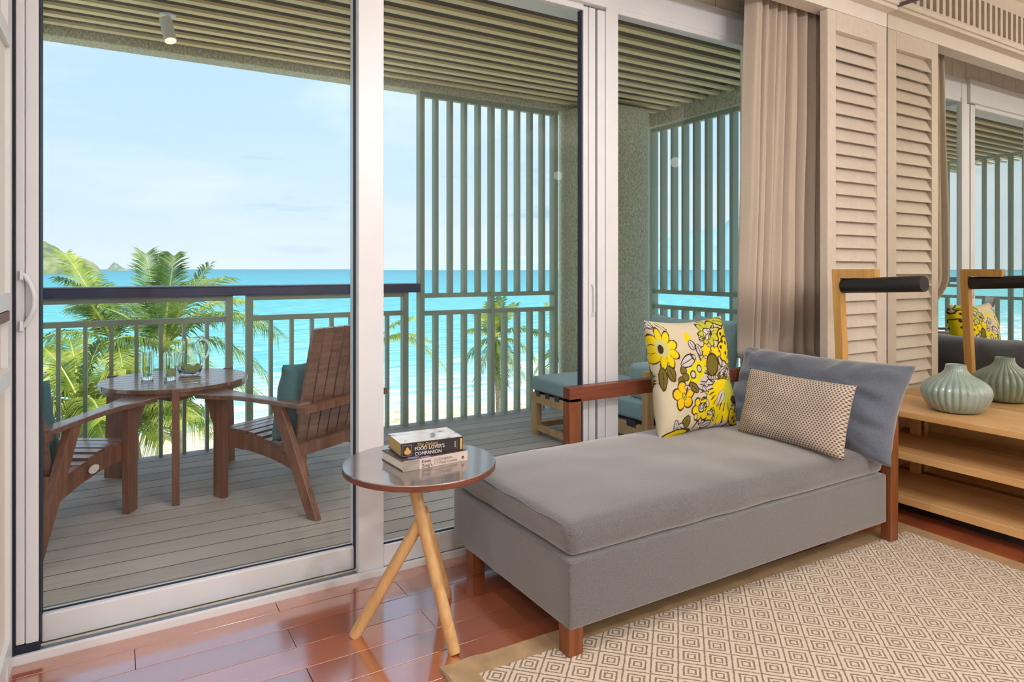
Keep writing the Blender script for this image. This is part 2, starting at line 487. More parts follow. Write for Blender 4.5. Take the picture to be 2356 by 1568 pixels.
# ------------------------------------------------------------------ object helpers
def tag(o, label=None, cat=None, group=None, kind=None):
    if label: o['label'] = label
    if cat: o['category'] = cat
    if group: o['group'] = group
    if kind: o['kind'] = kind
    return o

def thing(name, loc=(0, 0, 0), rz=0.0, label=None, cat=None, group=None, kind=None):
    o = bpy.data.objects.new(name, None)
    o.empty_display_size = 0.1
    o.location = loc
    o.rotation_euler = (0, 0, rz)
    COL.objects.link(o)
    return tag(o, label, cat, group, kind)

def attach(o, parent, world=True):
    """world=True: the child's mesh is written in room coordinates"""
    if parent is None: return
    o.parent = parent
    if world and parent.type == 'EMPTY':
        o.matrix_parent_inverse = Matrix.Translation(-Vector(parent.location))

def mesh_of(name, verts, faces, mat, smooth=False):
    me = bpy.data.meshes.new(name)
    me.from_pydata([tuple(v) for v in verts], [], faces)
    if mat is not None:
        me.materials.append(mat)
    if smooth:
        me.polygons.foreach_set('use_smooth', [True] * len(me.polygons))
    me.update()
    return me

def link(name, me, parent=None, world=True, bevel=0.0, loc=None, seg=2):
    o = bpy.data.objects.new(name, me)
    if loc is not None: o.location = loc
    COL.objects.link(o)
    attach(o, parent, world)
    if bevel:
        bm = o.modifiers.new('bevel', 'BEVEL')
        bm.width = bevel; bm.segments = seg; bm.limit_method = 'ANGLE'
    return o

class MB:
    def __init__(s): s.v = []; s.f = []
    def add(s, v, f):
        n = len(s.v); s.v += [tuple(p) for p in v]; s.f += [tuple(i + n for i in q) for q in f]
        return s
    def box(s, x0, x1, y0, y1, z0, z1):
        return s.add([(x0, y0, z0), (x1, y0, z0), (x1, y1, z0), (x0, y1, z0), (x0, y0, z1), (x1, y0, z1), (x1, y1, z1), (x0, y1, z1)],
                     [(0, 3, 2, 1), (4, 5, 6, 7), (0, 1, 5, 4), (1, 2, 6, 5), (2, 3, 7, 6), (3, 0, 4, 7)])
    def bar(s, a, b, w, t, up=(0, 0, 1)):
        a = Vector(a); b = Vector(b); d = (b - a).normalized()
        r = d.cross(Vector(up))
        if r.length < 1e-5: r = d.cross(Vector((0, 1, 0)))
        r.normalize(); u = r.cross(d).normalized()
        P = []
        for q in (a, b):
            for sx, sz in ((-1, -1), (1, -1), (1, 1), (-1, 1)):
                P.append(q + r * (sx * w / 2) + u * (sz * t / 2))
        return s.add(P, [(3, 2, 1, 0), (4, 5, 6, 7), (0, 1, 5, 4), (1, 2, 6, 5), (2, 3, 7, 6), (3, 0, 4, 7)])
    def prism(s, pts, axis, a, b):
        """pts: 2D outline; axis 'x': (y,z) outline from x=a to b; 'z': (x,y); 'y': (x,z)"""
        n = len(pts)
        def mk(p, t):
            return (t, p[0], p[1]) if axis == 'x' else ((p[0], p[1], t) if axis == 'z' else (p[0], t, p[1]))
        V = [mk(p, a) for p in pts] + [mk(p, b) for p in pts]
        Fs = [tuple(range(n))[::-1], tuple(range(n, 2 * n))]
        Fs += [(i, (i + 1) % n, n + (i + 1) % n, n + i) for i in range(n)]
        return s.add(V, Fs)
    def tube(s, pts, r, n=12, caps=True):
        pts = [Vector(p) for p in pts]
        rs = r if isinstance(r, (list, tuple)) else [r] * len(pts)
        V = []; prev = None
        for i, p in enumerate(pts):
            d = (pts[min(i + 1, len(pts) - 1)] - pts[max(i - 1, 0)]).normalized()
            if prev is None:
                a = d.cross(Vector((0, 0, 1)))
                if a.length < 1e-3: a = d.cross(Vector((0, 1, 0)))
            else:
                a = prev - d * prev.dot(d)
            a.normalize(); prev = a
            b = d.cross(a)
            for k in range(n):
                t = 2 * PI * k / n
                V.append(p + (a * math.cos(t) + b * math.sin(t)) * rs[i])
        Fs = []
        for i in range(len(pts) - 1):
            for k in range(n):
                Fs.append((i * n + k, i * n + (k + 1) % n, (i + 1) * n + (k + 1) % n, (i + 1) * n + k))
        if caps:
            Fs.append(tuple(range(n))[::-1]); Fs.append(tuple(range((len(pts) - 1) * n, len(pts) * n)))
        return s.add(V, Fs)
    def lathe(s, prof, n=32, c=(0, 0, 0), rib=0.0, ribs=0, ribf=None):
        V = []; m = len(prof)
        for j, (r, z) in enumerate(prof):
            for k in range(n):
                t = 2 * PI * k / n
                rr = r
                if ribs: rr = r * (1 + rib * (ribf(j / (m - 1)) if ribf else 1) * (abs(math.cos(ribs * t / 2)) - 0.6))
                V.append((c[0] + rr * math.cos(t), c[1] + rr * math.sin(t), c[2] + z))
        Fs = []
        for j in range(m - 1):
            for k in range(n):
                Fs.append((j * n + k, j * n + (k + 1) % n, (j + 1) * n + (k + 1) % n, (j + 1) * n + k))
        if prof[0][0] > 1e-6: Fs.append(tuple(range(n))[::-1])
        if prof[-1][0] > 1e-6: Fs.append(tuple(range((m - 1) * n, m * n)))
        return s.add(V, Fs)
    def mesh(s, name, mat, smooth=False): return mesh_of(name, s.v, s.f, mat, smooth)
    def obj(s, name, mat, parent=None, world=True, bevel=0.0, smooth=False, seg=2):
        return link(name, s.mesh(name, mat, smooth), parent, world, bevel, seg=seg)

def box(name, x0, x1, y0, y1, z0, z1, mat, parent=None, world=True, bevel=0.0):
    return MB().box(x0, x1, y0, y1, z0, z1).obj(name, mat, parent, world, bevel)

def smooth_auto(o, ang=40):
    me = o.data
    me.polygons.foreach_set('use_smooth', [True] * len(me.polygons))
    try: me.set_sharp_from_angle(angle=math.radians(ang))
    except Exception: pass
    return o

def rbox_mesh(name, hx, hy, hz, r, mat, n=(40, 24, 8), crown=0.0, wrinkle=0.0, seed=0.0):
    """rounded box centred on the origin"""
    V = []; Fs = []; idx = {}
    def vid(p):
        k = (round(p[0], 6), round(p[1], 6), round(p[2], 6))
        if k not in idx:
            idx[k] = len(V); V.append(p)
        return idx[k]
    H = (hx, hy, hz)
    def pos(t):   # dense near the rounded edges
        return t
    for ax in range(3):
        a, b = [(1, 2), (2, 0), (0, 1)][ax]
        for sg in (-1, 1):
            na, nb = n[a], n[b]
            def lst(k, m):
                h = H[k]; inner = h - r
                e = [-h + r * (1 - math.cos(PI / 2 * i / 4)) for i in range(4)]
                mid = [-inner + 2 * inner * i / m for i in range(m + 1)]
                return e + mid + [-q for q in e[::-1]]
            la, lb = lst(a, na), lst(b, nb)
            for i in range(len(la) - 1):
                for j in range(len(lb) - 1):
                    q = []
                    for (ia, jb) in ((i, j), (i + 1, j), (i + 1, j + 1), (i, j + 1)):
                        p = [0, 0, 0]; p[ax] = sg * H[ax]; p[a] = la[ia]; p[b] = lb[jb]
                        q.append(vid(tuple(p)))
                    Fs.append(tuple(q) if sg > 0 else tuple(q[::-1]))
    out = []
    for p in V:
        inn = Vector([max(-(H[k] - r), min(H[k] - r, p[k])) for k in range(3)])
        d = Vector(p) - inn
        if d.length > 1e-9: d = d.normalized() * r
        q = inn + d
        if crown and q.z > 0:
            q.z += crown * (1 - (q.x / hx) ** 4) * (1 - (q.y / hy) ** 4) * (q.z / hz)
        if wrinkle:
            nn = mnoise.noise(Vector((q.x * 6 + seed, q.y * 6, q.z * 3)))
            q += d.normalized() * (nn * wrinkle) if d.length > 1e-9 else Vector((0, 0, 0))
        out.append(q)
    return mesh_of(name, out, Fs, mat, True)

def pillow_mesh(name, w, h, t, mat, n=40, paintfn=None, wr=0.006, seed=1.0, pinch=0.07, puff=0.5, edge_wr=0.0):
    """soft square cushion: x across, z up (centred), y thickness; -y is the front"""
    V = []; Fs = []; cols = []
    for side in (-1, 1):
        base = len(V)
        for j in range(n + 1):
            for i in range(n + 1):
                a = -1 + 2 * i / n; b = -1 + 2 * j / n
                x = a * w / 2 * (1 - pinch * (1 - b * b)); z = b * h / 2 * (1 - pinch * (1 - a * a))
                f = max(0.0, (1 - a ** 4)) ** puff * max(0.0, (1 - b ** 4)) ** puff
                y = side * t / 2 * f
                nn = mnoise.noise(Vector((a * 2.2 + seed, b * 2.2, side * 3.1 + seed)))
                e = max(abs(a), abs(b))
                pl = edge_wr * math.sin(14 * (a if abs(b) > abs(a) else b) + seed * 5 + 3 * nn) * (e ** 3) * (1 - e ** 8)
                if edge_wr > 0.01:
                    pl += 0.5 * edge_wr * abs(math.sin(9 * a + 2.5 * b + 4 * nn)) * max(0.0, b) ** 1.5 * (1 - e ** 10)
                y += side * (wr * nn * 2 + pl) * min(1, f * 2)
                V.append((x, y, z))
                if paintfn is not None: cols.append((a, -b, side))
        for j in range(n):
            for i in range(n):
                q = [base + j * (n + 1) + i, base + j * (n + 1) + i + 1, base + (j + 1) * (n + 1) + i + 1, base + (j + 1) * (n + 1) + i]
                Fs.append(tuple(q) if side < 0 else tuple(q[::-1]))
    me = mesh_of(name, V, Fs, mat, True)
    if paintfn is not None:
        C = paintfn(np.array(cols))
        att = me.color_attributes.new('print', 'FLOAT_COLOR', 'POINT')
        att.data.foreach_set('color', np.concatenate([C, np.ones((len(C), 1))], 1).astype(np.float32).ravel())
    bm = bmesh.new(); bm.from_mesh(me)
    bmesh.ops.remove_doubles(bm, verts=bm.verts, dist=1e-5)
    bm.to_mesh(me); bm.free()
    return me

def orient(o, origin, right, up):
    r = Vector(right).normalized(); u = Vector(up)
    u = (u - r * u.dot(r)).normalized()
    b = u.cross(r)                       # local y: r, b, u right-handed with z up
    m = Matrix((( r.x, b.x, u.x, origin[0]), (r.y, b.y, u.y, origin[1]), (r.z, b.z, u.z, origin[2]), (0, 0, 0, 1)))
    o.matrix_world = m
    return o

def at(u, v, d):
    """room point seen at photo pixel (u,v) at depth d along the view"""
    r = (u - CX) / F * d
    return Vector((CT * r + ST * d, -ST * r + CT * d, CH - (v - HY) / F * d))
def onz(u, v, z):
    return at(u, v, (CH - z) * F / (v - HY))

def text_mesh(name, body, size, mat, parent, origin, right, up, extr=0.0004, shear=0.0, xs=1.0, space=1.0):
    cu = bpy.data.curves.new(name, 'FONT')
    cu.body = body; cu.size = size; cu.extrude = extr; cu.shear = shear; cu.space_character = space
    cu.resolution_u = 3
    t = bpy.data.objects.new(name, cu); COL.objects.link(t)
    dg = bpy.context.evaluated_depsgraph_get()
    me = bpy.data.meshes.new_from_object(t.evaluated_get(dg))
    bpy.data.objects.remove(t)
    me.materials.clear(); me.materials.append(mat)
    r = Vector(right).normalized(); u = Vector(up).normalized(); nrm = r.cross(u)
    for vt in me.vertices:
        c = vt.co
        vt.co = Vector(origin) + r * c.x * xs + u * c.y + nrm * c.z
    me.update()
    return link(name, me, parent)

# ================================================================== THE ROOM
XR = 3.75            # mirror wall
YS = 2.124           # shutter / fascia front
YW = 2.52            # inner face of the window wall
# ---- floor
floor = thing('floor', (1.5, 0, 0), kind='structure')
box('subfloor', -0.9, 3.8, -3.6, 2.485, -0.12, -0.014, M['cover_dark'], floor)
PW = 0.1275
y = 2.485
row = 0

plank_meshes = {}
while y > -3.5:
    pw = 0.078 if row == 0 else PW
    o = 0.489 if row % 2 == 0 else 0.047
    o += random.uniform(-0.02, 0.02) if row > 4 else 0
    xs = [-0.9] + [o + k * 0.870 for k in range(-1, 4) if -0.85 < o + k * 0.870 < 3.7] + [3.75]
    for a, b in zip(xs[:-1], xs[1:]):
        if b - a < 0.05: continue
        key = (round(b - a, 3), pw)
        if key not in plank_meshes:
            L = b - a
            plank_meshes[key] = MB().box(0.0009, L - 0.0009, -pw + 0.0011, -0.0011, -0.014, 0).mesh('plank', M['floor_wood'])
        p = link('plank', plank_meshes[key], floor, loc=(a, y, 0), bevel=0.0009 if y > 0.8 else 0, seg=1)
    y -= pw; row += 1

# ---- walls, ceiling
box('wall_back', -0.9, 3.8, -3.7, -3.6, 0, 3.0, M['wall_paint'], bevel=0)['kind'] = 'structure'
box('wall_left', -1.0, -0.9, -3.6, 2.5, 0, 3.0, M['wall_paint'])['kind'] = 'structure'
box('wall_right', 3.765, 3.9, -3.6, 2.52, 0, 3.0, M['wall_paint'])['kind'] = 'structure'
box('ceiling', -1.0, 3.9, -3.7, 2.62, 3.0, 3.1, M['ceiling_paint'])['kind'] = 'structure'
wf = thing('wall_front', (1.5, 2.52, 2.62), kind='structure')
x = -1.0
while x < 3.75:
    box('wall_board', x + 0.003, min(x + 0.2, 3.76) - 0.003, YW, YW + 0.05, 2.625, 3.0, M['plank_paint'], wf, bevel=0.003)
    x += 0.2
box('backing', -1.0, 3.78, YW + 0.05, 2.62, 2.6, 3.0, M['soffit_dark'], wf)
box('wall_end', 3.12, 3.765, YW, 2.62, 0, 2.625, M['plank_paint'], wf)
box('wall_end', -1.0, -0.30, YW - 0.03, 2.62, 0, 2.625, M['wall_paint'], wf)

# ---- fascia with curtain pocket, moulding
tr = thing('trim_1', (1.5, YS, 2.57), kind='structure')
box('fascia_board', -0.9, XR, YS, 2.215, 2.572, 2.668, M['white_paint'], tr, bevel=0.002)
box('pocket_back', -0.9, XR, 2.13, 2.215, 2.668, 3.0, M['white_paint'], tr)
box('moulding', -0.9, XR, 2.062, 2.13, 2.650, 2.672, M['wall_paint'], tr, bevel=0.003)
box('moulding', -0.9, XR, 2.050, 2.13, 2.672, 2.700, M['wall_paint'], tr, bevel=0.003)
# air grille above the fascia
gr = thing('air_grille', (1.5, 2.07, 2.70), label='long white air grille of upright slats above the curtain fascia, seen in the wall mirror', cat='vent')
box('grille_rail', -0.6, XR, 2.066, 2.13, 2.700, 2.722, M['shutter_paint'], gr)
box('grille_rail', -0.6, XR, 2.066, 2.13, 2.905, 3.0, M['shutter_paint'], gr)
box('grille_backing', -0.6, XR, 2.115, 2.13, 2.722, 2.905, M['soffit_dark'], gr)
sm = MB().box(-0.016, 0.016, 2.066, 2.108, 2.722, 2.905).mesh('grille_slat', M['shutter_paint'])
k = 0
while 3.68 - k * 0.072 > -0.55:
    link('grille_slat', sm, gr, loc=(3.68 - k * 0.072, 0, 0)); k += 1

# ---- mirror wall
mi = thing('wall_mirror', (XR, 0.5, 0.0), label='tall frameless mirror covering the right wall behind the oak console', cat='mirror')
box('mirror_glass', XR, XR + 0.008, -2.2, YS, 0.02, 2.668, M['mirror'], mi)
box('edge_strip', XR - 0.002, XR + 0.012, YS - 0.001, YS + 0.003, 0.02, 2.668, M['black_metal'], mi)
box('edge_strip', XR - 0.010, XR + 0.014, -2.2, YS, 2.668, 2.684, M['ink_dark'], mi)

# ---- louvered shutter
sh = thing('louvered_shutter', (3.47, YS, 0.0), label='tall cream louvered shutter panel standing between the curtain and the wall mirror', cat='shutter')
X0, X1 = 3.20, 3.747
box('shutter_stile', X0, X0 + 0.072, YS, YS + 0.045, 0.012, 2.57, M['shutter_paint'], sh, bevel=0.002)
box('shutter_stile', X1 - 0.092, X1, YS, YS + 0.045, 0.012, 2.57, M['shutter_paint'], sh, bevel=0.002)
box('shutter_rail', X0 + 0.072, X1 - 0.092, YS, YS + 0.045, 2.468, 2.57, M['shutter_paint'], sh)
box('shutter_rail', X0 + 0.072, X1 - 0.092, YS, YS + 0.045, 0.012, 0.13, M['shutter_paint'], sh)
# the louvre: top edge at the back, lower edge proud at the front
lv = MB().prism([(0.040, 0.030), (0.034, 0.033), (0.002, -0.040), (0.000, -0.047), (0.007, -0.048), (0.012, -0.044)], 'x', X0 + 0.073, X1 - 0.093).mesh('louvre', M['shutter_paint'])
z = 2.468 - 0.034
while z > 0.17:
    link('louvre', lv, sh, loc=(0, YS, z)); z -= 0.0715

# ---- curtain
def curtain():
    NX, NZ = 260, 70
    zt, zb = 2.86, 0.03
    V = []; Fs = []
    for j in range(NZ + 1):
        t = j / NZ; z = zt + (zb - zt) * t
        q_ = min(1.0, max(0.0, (zt - z) / (zt - 0.72)))
        if z > 0.72: xl = 2.825 - 0.085 * q_
        else: xl = 2.74 + 0.20 * min(1, (0.72 - z) / 0.07)
        xr = 3.52
        for i in range(NX + 1):
            s = i / NX
            x = xl + (xr - xl) * (s + 0.012 * math.sin(9 * s + 2 * t))
            ph = 2 * PI * (10.5 * s + 0.35 * math.sin(5 * s + 1.0) + 0.12 * t * math.sin(7 * s))
            amp = 0.040 + 0.016 * math.sin(11 * s + 2.0)
            sv = math.sin(ph)
            yc = 2.295
            amp *= 1 - 0.35 * q_
            y = yc + amp * (abs(sv) ** 0.75) * (1 if sv > 0 else -1) * (0.75 + 0.35 * t) + 0.011 * math.sin(2.7 * ph + 2 + 3 * t) * (1 - 0.4 * t)
            y += 0.010 * mnoise.noise(Vector((s * 14, z * 1.3, 0.4)))
            if t < 0.12: y += 0.006 * math.sin(2 * PI * 46 * s) * (1 - t / 0.12)
            h_ = min(1.0, max(0.0, (1.15 - z) / 0.40)); h_ = h_ * h_ * (3 - 2 * h_)
            k_ = 1 + 0.058 * h_                      # tucked back behind the chaise towards the window
            V.append((min(x * k_, 3.70), y * k_, z))
    for j in range(NZ):
        for i in range(NX):
            a = j * (NX + 1) + i
            Fs.append((a, a + 1, a + NX + 2, a + NX + 1))
    o = link('drape', mesh_of('drape', V, Fs, M['curtain'], True), cu)
    m = o.modifiers.new('thickness', 'SOLIDIFY'); m.thickness = 0.002
cu = thing('curtain', (3.1, 2.315, 0.03), label='floor-length beige pleated curtain gathered beside the louvered shutter', cat='curtain')
curtain()
MB().box(-0.6, 3.7, 2.30, 2.33, 2.88, 2.90).obj('curtain_track', M['white_metal'], cu)

# ---- sliding doors and window
st = thing('trim_2', (1.4, 2.55, 0), kind='structure')
box('sill_lip', -0.30, 3.3, 2.485, 2.500, -0.02, 0.026, M['white_metal'], st, bevel=0.003)
box('track_bed', -0.30, 3.3, 2.500, 2.70, -0.02, 0.006, M['cream_track'], st)
box('track_groove', -0.30, 3.3, 2.500, 2.509, 0.006, 0.009, M['dark_gasket'], st)
box('track_rail', -0.30, 3.3, 2.511, 2.534, 0.006, 0.019, M['track_metal'], st)
box('track_rail', -0.30, 0.82, 2.545, 2.553, 0.006, 0.018, M['cream_track'], st)
box('track_rail', -0.30, 3.3, 2.60, 2.612, 0.006, 0.022, M['white_metal'], st)
box('header_box', -0.30, 2.02, 2.478, 2.70, 2.452, 2.625, M['white_metal'], st, bevel=0.003)
box('header_box', 2.02, 3.2, 2.505, 2.62, 2.475, 2.625, M['white_metal'], st, bevel=0.004)
box('jamb_gasket', -0.288, -0.266, 2.494, 2.60, 0.010, 2.46, M['dark_gasket'], st)
box('jamb_foot', -0.288, -0.207, 2.500, 2.60, 0.008, 0.050, M['dark_gasket'], st, bevel=0.003)
box('jamb_post', -0.30, -0.288, 2.488, 2.60, 0.0, 2.46, M['white_metal'], st)

# door_1: left sliding panel with the pull handle
d1 = thing('door_1', (0.3, 2.58, 0.01), kind='structure')
b = MB(); b.box(-0.266, -0.244, 2.503, 2.56, 0.052, 2.452); b.box(-0.241, -0.209, 2.500, 2.56, 0.052, 2.452); b.box(-0.246, -0.240, 2.509, 2.56, 0.052, 2.452)
b.obj('door_stile', M['white_metal'], d1, bevel=0.002)
box('door_stile', -0.209, -0.205, 2.515, 2.60, 0.03, 2.452, M['dark_gasket'], d1)
box('door_stile', 0.80, 0.86, 2.560, 2.60, 0.02, 2.452, M['white_metal'], d1)
box('door_rail', -0.205, 0.802, 2.550, 2.60, 0.022, 0.108, M['white_metal'], d1, bevel=0.004)
box('door_rail', -0.205, 0.802, 2.572, 2.578, 0.108, 0.1125, M['dark_gasket'], d1)
box('door_rail', -0.205, 0.802, 2.560, 2.60, 2.40, 2.452, M['white_metal'], d1)
box('pane', -0.205, 0.802, 2.578, 2.584, 0.108, 2.41, M['glass'], d1)
hb = MB()
pts = []
for i in range(15):
    t = i / 14
    zc = 1.186 - 0.162 * t
    pts.append((-0.247 + 0.030 * math.sin(PI * t) ** 0.8 if 0 < t < 1 else -0.247, 2.494 - 0.016 * math.sin(PI * t), zc))
hb.tube(pts, [0.005] + [0.0075] * 13 + [0.005], 10)
hb.box(-0.2545, -0.2455, 2.488, 2.503, 1.168, 1.198); hb.box(-0.2545, -0.2455, 2.488, 2.503, 1.012, 1.044)
smooth_auto(hb.obj('handle', M['white_metal'], d1))

# door_2: middle panel
d2 = thing('door_2', (1.4, 2.53, 0.01), kind='structure')
box('door_stile', 0.802, 0.905, 2.500, 2.552, 0.008, 2.452, M['white_metal'], d2, bevel=0.004)
box('door_stile', 0.7985, 0.803, 2.535, 2.56, 0.03, 2.452, M['dark_gasket'], d2)
b = MB(); b.box(1.892, 1.920, 2.506, 2.548, 0.01, 2.445); b.box(1.924, 1.962, 2.504, 2.548, 0.01, 2.445)
b.obj('door_stile', M['white_metal'], d2, bevel=0.003)
box('door_stile', 1.882, 1.892, 2.514, 2.54, 0.02, 2.440, M['dark_gasket'], d2)
box('door_stile', 1.962, 1.977, 2.522, 2.55, 0.02, 2.445, M['cover_black'], d2)
box('door_rail', 0.905, 1.892, 2.506, 2.548, 0.022, 0.108, M['white_metal'], d2, bevel=0.004)
box('door_rail', 0.905, 1.892, 2.512, 2.522, 0.108, 0.1125, M['dark_gasket'], d2)
box('door_rail', 0.905, 1.892, 2.506, 2.548, 2.425, 2.452, M['white_metal'], d2)
box('pane', 0.905, 1.892, 2.524, 2.530, 0.108, 2.43, M['glass'], d2)
hb = MB(); hb.tube([(1.94, 2.500, 1.13 - 0.15 * i / 8) if i in (0, 8) else (1.946, 2.492, 1.13 - 0.15 * i / 8) for i in range(9)], 0.005, 8)
smooth_auto(hb.obj('handle', M['white_metal'], d2))

# window_1: fixed right panel
w1 = thing('window_1', (2.6, 2.55, 0.01), kind='structure')
box('window_frame', 1.977, 2.022, 2.506, 2.56, 0.01, 2.445, M['white_metal'], w1, bevel=0.003)
box('window_frame', 2.024, 2.100, 2.500, 2.54, 0.008, 2.60, M['white_metal'], w1, bevel=0.004)
box('window_frame', 2.100, 3.075, 2.510, 2.535, 0.022, 0.112, M['white_metal'], w1, bevel=0.003)
box('window_frame', 2.100, 3.075, 2.510, 2.535, 2.450, 2.480, M['white_metal'], w1, bevel=0.002)
box('window_frame', 3.075, 3.14, 2.505, 2.535, 0.01, 2.60, M['white_metal'], w1, bevel=0.003)
box('pane', 2.100, 3.075, 2.522, 2.528, 0.112, 2.452, M['glass'], w1)

# ---- white built-in cabinet at the left edge
cb = thing('wall_cabinet', (-0.55, 1.9, 0), label='white built-in panelled cabinet with open niche at the left end of the room', cat='cabinet')
cx = -0.268
box('carcass', -0.89, cx - 0.02, 1.25, 2.40, 0.0, 2.995, M['wall_paint'], cb)
def panel_door(z0, z1, y0, y1):
    d = box('door', cx - 0.019, cx - 0.008, y0, y1, z0, z1, M['white_paint'], cb)
    q = 0.048
    box('door_frame', cx - 0.008, cx + 0.004, y0, y0 + q, z0, z1, M['white_metal'], d)
    box('door_frame', cx - 0.008, cx + 0.004, y1 - q * 0.5, y1, z0, z1, M['white_metal'], d)
    box('door_frame', cx - 0.008, cx + 0.004, y0 + q, y1 - q * 0.5, z1 - q, z1, M['white_metal'], d)
    box('door_frame', cx - 0.008, cx + 0.004, y0 + q, y1 - q * 0.5, z0, z0 + q, M['white_metal'], d)
panel_door(1.085, 1.885, 1.84, 2.39); panel_door(1.085, 1.885, 1.27, 1.82)
box('shelf', -0.7, cx, 1.27, 2.39, 1.052, 1.080, M['sofa_wood'], cb)
panel_door(0.09, 0.915, 1.84, 2.39); panel_door(0.09, 0.915, 1.27, 1.82)
box('plinth', -0.88, cx - 0.01, 1.27, 2.39, 0.0, 0.085, M['white_paint'], cb)
box('side_stile', -0.32, -0.272, 2.392, 2.478, 0.0, 2.9, M['white_metal'], cb)

# ================================================================== BALCONY
DZ = -0.02
deck = thing('balcony_deck', (1.4, 3.75, DZ), kind='structure')
bl = MB().box(-3.0, 4.40, 0.0045, 0.1385, DZ - 0.025, DZ).mesh('deck_board', M['deck_wood'])
yb = 2.585 + 0.0
ys_ = []
yy = 4.915
while yy > 2.70:
    ys_.append(yy - 0.143); yy -= 0.143
for q in ys_:
    link('deck_board', bl, deck, loc=(0, q, 0))
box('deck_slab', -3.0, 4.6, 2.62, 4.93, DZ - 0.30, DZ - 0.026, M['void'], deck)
js = MB().box(-3.0, 4.40, -0.0045, 0.0045, DZ - 0.025, DZ - 0.0022).mesh('gap_shade_strip', M['void'])  # added black strips that stand in for the shade between the boards
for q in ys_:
    link('gap_shade_strip', js, deck, loc=(0, q, 0))
box('facade_below', -3.0, 4.6, 2.7, 2.9, -5.2, DZ - 0.3, M['stucco'], deck)

bc = thing('balcony_ceiling', (1.4, 3.75, 2.65), kind='structure')
box('soffit_panel', -3.0, 4.6, 2.62, 4.96, 2.715, 3.1, M['soffit_dark'], bc)
sl = MB().box(-2.9, 4.29, -0.026, 0.026, 2.650, 2.668).mesh('ceiling_slat', M['slat_wood'])
yc = 4.735
while yc > 2.68:
    link('ceiling_slat', sl, bc, loc=(0, yc, 0)); yc -= 0.150
box('slat_batten', 1.0, 1.05, 2.65, 4.8, 2.70, 2.716, M['soffit_dark'], bc)
box('beam', -3.0, 4.6, 4.800, 4.955, 2.600, 3.1, M['stucco'], bc, bevel=0.01)
box('beam', 4.30, 4.50, 2.62, 4.80, 2.530, 2.72, M['stucco'], bc, bevel=0.008)
box('roof_slab', -4.5, 6.0, -5.0, 4.96, 3.1, 3.3, M['soffit_dark'], bc)

cl_ = thing('column', (3.82, 4.76, DZ), label='round stucco column at the corner of the balcony', cat='column')
o = MB().lathe([(0.41, 0), (0.41, 2.62)], 64, (3.82, 4.76, DZ)).obj('shaft', M['stucco'], cl_); smooth_auto(o)
box('wall_outer', 3.40, 3.98, 2.62, 2.86, -0.3, 2.72, M['stucco'])['kind'] = 'structure'
box('wall_outer_left', -3.1, -0.9, 2.62, 2.80, -0.3, 2.72, M['stucco'])['kind'] = 'structure'

# ---- railing with navy handrail
rl = thing('balcony_railing', (0.5, 4.87, DZ), label='grey-green balcony railing with navy handrail behind the two armchairs', cat='railing')
G = M['green_metal']
XE = 2.005
box('handrail', -3.0, XE + 0.034, 4.80, 4.94, 1.020, 1.082, M['navy_rail'], rl, bevel=0.006)
box('handrail_cap', -3.0, XE + 0.034, 4.795, 4.945, 1.082, 1.090, M['track_metal'], rl, bevel=0.002)
YR = 4.87
def rail_x(x0, x1, z0, z1, name='rail', p=None, hy=0.022):
    return box(name, x0, x1, YR - hy, YR + hy, z0, z1, G, p or rl, bevel=0.002)
post = MB().box(-0.022, 0.022, YR - 0.030, YR + 0.030, DZ, 1.02).mesh('post', G)
bal = MB().box(-0.011, 0.011, YR - 0.024, YR + 0.024, DZ, 0.842).mesh('baluster', G)
panels = [(-2.20, -0.84), (-0.72, 0.655), (0.785, 1.93)]
for i, (a, b2) in enumerate(panels):
    link('post', post, rl, loc=(a, 0, 0)); link('post', post, rl, loc=(b2, 0, 0))
    rail_x(a, b2, 0.985, 1.02); rail_x(a, b2, 0.842, 0.878)
    n = round((b2 - a) / 0.1435)
    for k in range(1, n):
        link('baluster', bal, rl, loc=(a + (b2 - a) * k / n, 0, 0))

# ---- tall slat screens
def screen(name, label, X0, X1, n, axis='x', fixed=0, top=2.60, midpost=True):
    s = thing(name, ((X0 + X1) / 2, fixed, DZ) if axis == 'x' else (fixed, (X0 + X1) / 2, DZ), label=label, cat='screen')
    def bx(nm, a0, a1, z0, z1, h=0.024, bev=0.002):
        if axis == 'x': return box(nm, a0, a1, fixed - h, fixed + h, z0, z1, G, s, bevel=bev)
        return box(nm, fixed - h, fixed + h, a0, a1, z0, z1, G, s, bevel=bev)
    bx('post', X0 - 0.02, X0 + 0.02, DZ, top, 0.040); bx('post', X1 - 0.02, X1 + 0.02, DZ, top, 0.040)
    xm = (X0 + X1) / 2 if midpost else None
    mid = X0 + (X1 - X0) * round(n / 2) / n
    bx('post', mid - 0.017, mid + 0.017, DZ, top, 0.037)
    for a, b2 in ((X0, mid), (mid, X1)):
        bx('rail', a + 0.017, b2 - 0.017, 0.972, 1.008); bx('rail', a + 0.017, b2 - 0.017, 0.832, 0.868)
        bx('rail', a + 0.017, b2 - 0.017, top - 0.035, top)
    st_ = (X1 - X0) / n
    for z0, z1, nm in ((1.008, top - 0.035, 'upper_slat'), (DZ, 0.832, 'lower_slat')):
        for k in range(1, n):
            if k == round(n / 2): continue
            q = X0 + st_ * k
            bx(nm, q - 0.013, q + 0.013, z0, z1, 0.036, 0)
    return s
screen('slat_screen', 'tall grey-green screen of upright slats between the navy handrail and the column', 2.065, 3.345, 10, 'x', 4.87)
screen('slat_screen', 'grey-green slatted side screen seen through the right window beyond the column', 2.93, 4.70, 13, 'y', 4.38, top=2.53)
screen('slat_screen', 'slatted side screen at the far left end of the balcony, seen only in the mirror', 2.90, 4.74, 13, 'y', -1.75, top=2.60)

